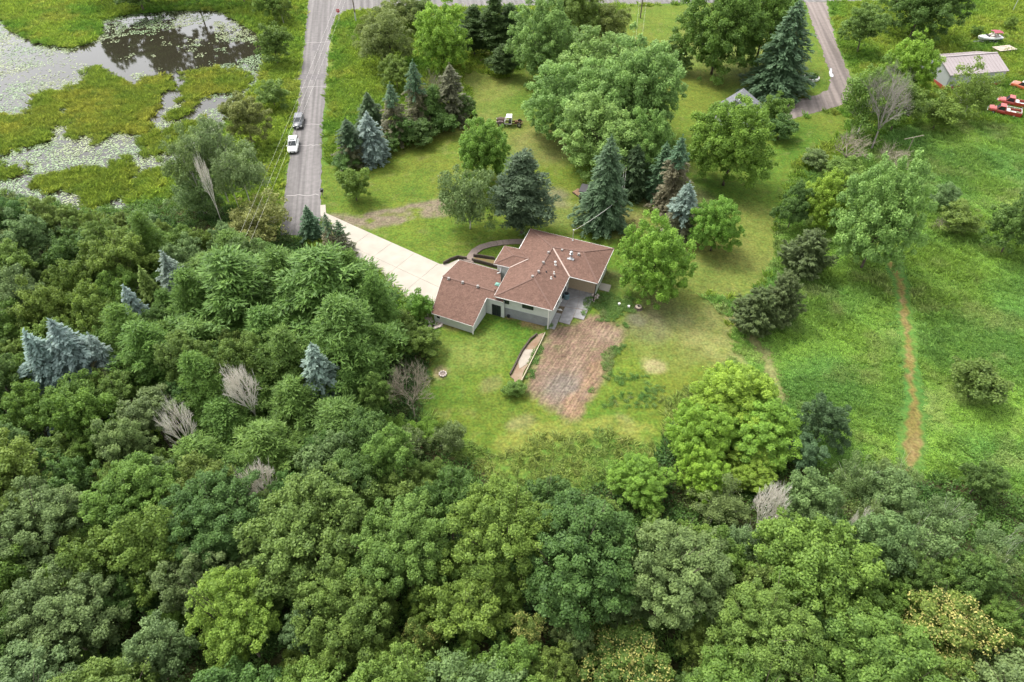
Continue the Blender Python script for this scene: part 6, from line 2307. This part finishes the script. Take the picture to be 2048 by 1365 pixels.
for i in range(9):
    a = 6.283 * i / 9
    MB().box((.42 * math.cos(a), .42 * math.sin(a), .08), (.24, .18, .2), a + 1.57).build('stone', bpy.data.materials['pale_stone'], fp, bevel=.04)
MB().lathe((0, 0, .0), [(.34, 0), (.3, .06), (.05, .08)], 10).build('ash', mat('ash', (.20, .16, .14), .95), fp)
sp_ = tag(empty('tree_stump', W((1276.5, 617))), 'cut tree stump on the grass right of the patio', 'stump')
MB().lathe((0, 0, -.05), [(.62, 0), (.52, .12), (.48, .30), (.47, .38)], 13).build('bark', BARK, sp_)
MB().lathe((0, 0, .33), [(.45, 0), (.44, .03), (.1, .035)], 13).build('cut_face', mat('cut_wood', (.40, .33, .26), .9, var=.2), sp_)
MB().box((.02, .03, .4), (.25, .3, .05), .4).build('painted_hollow', BLACK, sp_)  # raised black block, its colour paints the dark inside a hole
pm0 = tag(empty('brick_pile', W((974, 125))), 'heap of reddish bricks and planks under the dark pines', 'brick pile')
for i in range(16):
    MB().box((rr.uniform(-1.2, 1.2), rr.uniform(-.8, .8), .12 + .2 * (i // 8)), (.75, .32, .2), rr.uniform(0, 3)).build('brick', mat('old_brick', (.36, .20, .15), .9, var=.2) if i == 0 else bpy.data.materials['old_brick'], pm0)
# flower bed with white stone rim near the far driveway, propane tank
fb = tag(empty('flower_bed', W((1622, 158))), 'raised flower bed ringed with white painted stones beside the tall blue spruce', 'flower bed')
for i in range(12):
    a = 6.283 * i / 12
    MB().box((1.5 * math.cos(a), 1.3 * math.sin(a), .2), (.7, .4, .45), a + 1.57).build('stone', WHITE if i % 4 else bpy.data.materials['pale_stone'], fb, bevel=.08)
MB().lathe((0, 0, 0), [(1.3, 0), (1.2, .3), (.3, .4)], 12).build('soil', bpy.data.materials['mulch'], fb)
for i in range(10):
    a = rr.uniform(0, 6.28)
    lf = link('plant', BR['S'][i % 5][0], fb)
    lf.location = (math.cos(a) * rr.uniform(.2, 1.2), math.sin(a) * rr.uniform(.2, 1.1), .6)
    lf.scale = (.55, .55, .45)
    lf.color = jit(PAL['lime' if i % 3 else 'dark'], .1)
bt_ = tag(empty('bathtub_planter', W((1600.5, 180)), .2), 'white bathtub shaped planter at the foot of the tall blue spruce', 'planter')
MB().lathe((0, 0, 0), [(.5, 0), (.62, .3), (.68, .5), (.60, .5), (.5, .3)], 14).build('shell', WHITE, bt_).scale = (1.5, .75, 1)
MB().lathe((0, 0, .3), [(.5, 0), (.5, .06), (.1, .1)], 12).build('soil', bpy.data.materials['mulch'], bt_).scale = (1.5, .75, 1)
ld = tag(empty('marker_stone', W((1614.5, 322))), 'white block standing in the weeds left of the big dead tree', 'stone')
MB().box((0, 0, .3), (.6, .5, .6)).build('block', WHITE, ld, bevel=.06)
for (px, l) in (((1238, 611), 'white plastic pail in the weeds right of the patio'), ((1257, 616), 'small white pail near the tree stump')):
    pl_ = tag(empty('pail', W(px)), l, 'pail')
    MB().lathe((0, 0, 0), [(.13, 0), (.17, .36), (.18, .38)], 12).build('shell', WHITE, pl_)
st_ = tag(empty('garden_statue', W((1120.8, 622))), 'small white garden figure lying in the square planting bed by the patio', 'garden ornament')
MB().tube([(-.3, .1, .12), (0, .05, .16), (.25, -.1, .12)], [.08, .13, .05], 8).build('body', WHITE, st_)
MB().lathe((-.38, .14, .08), [(.03, 0), (.09, .06), (.09, .12), (.03, .18)], 9).build('head', WHITE, st_)
# stones dumped at the garage corner
rk_ = tag(empty('rubble_pile', W((868, 652))), 'flat pale stones and rubble at the near corner of the garage', 'rubble')
for i in range(12):
    MB().box((rr.uniform(-.9, 1.2), rr.uniform(-.6, .7), .08), (rr.uniform(.4, .8), rr.uniform(.3, .6), .14), rr.uniform(0, 3)).build('stone', bpy.data.materials['pale_stone'], rk_, bevel=.04)
sheet('gravel_patch', ragged(PX([(856, 618), (866, 640), (886, 652), (870, 658), (848, 640)]), .4, .15, 6), .02, mat('gravel', (.33, .27, .22), .95, var=.25, scale=4))
print('objects', len(bpy.data.objects))
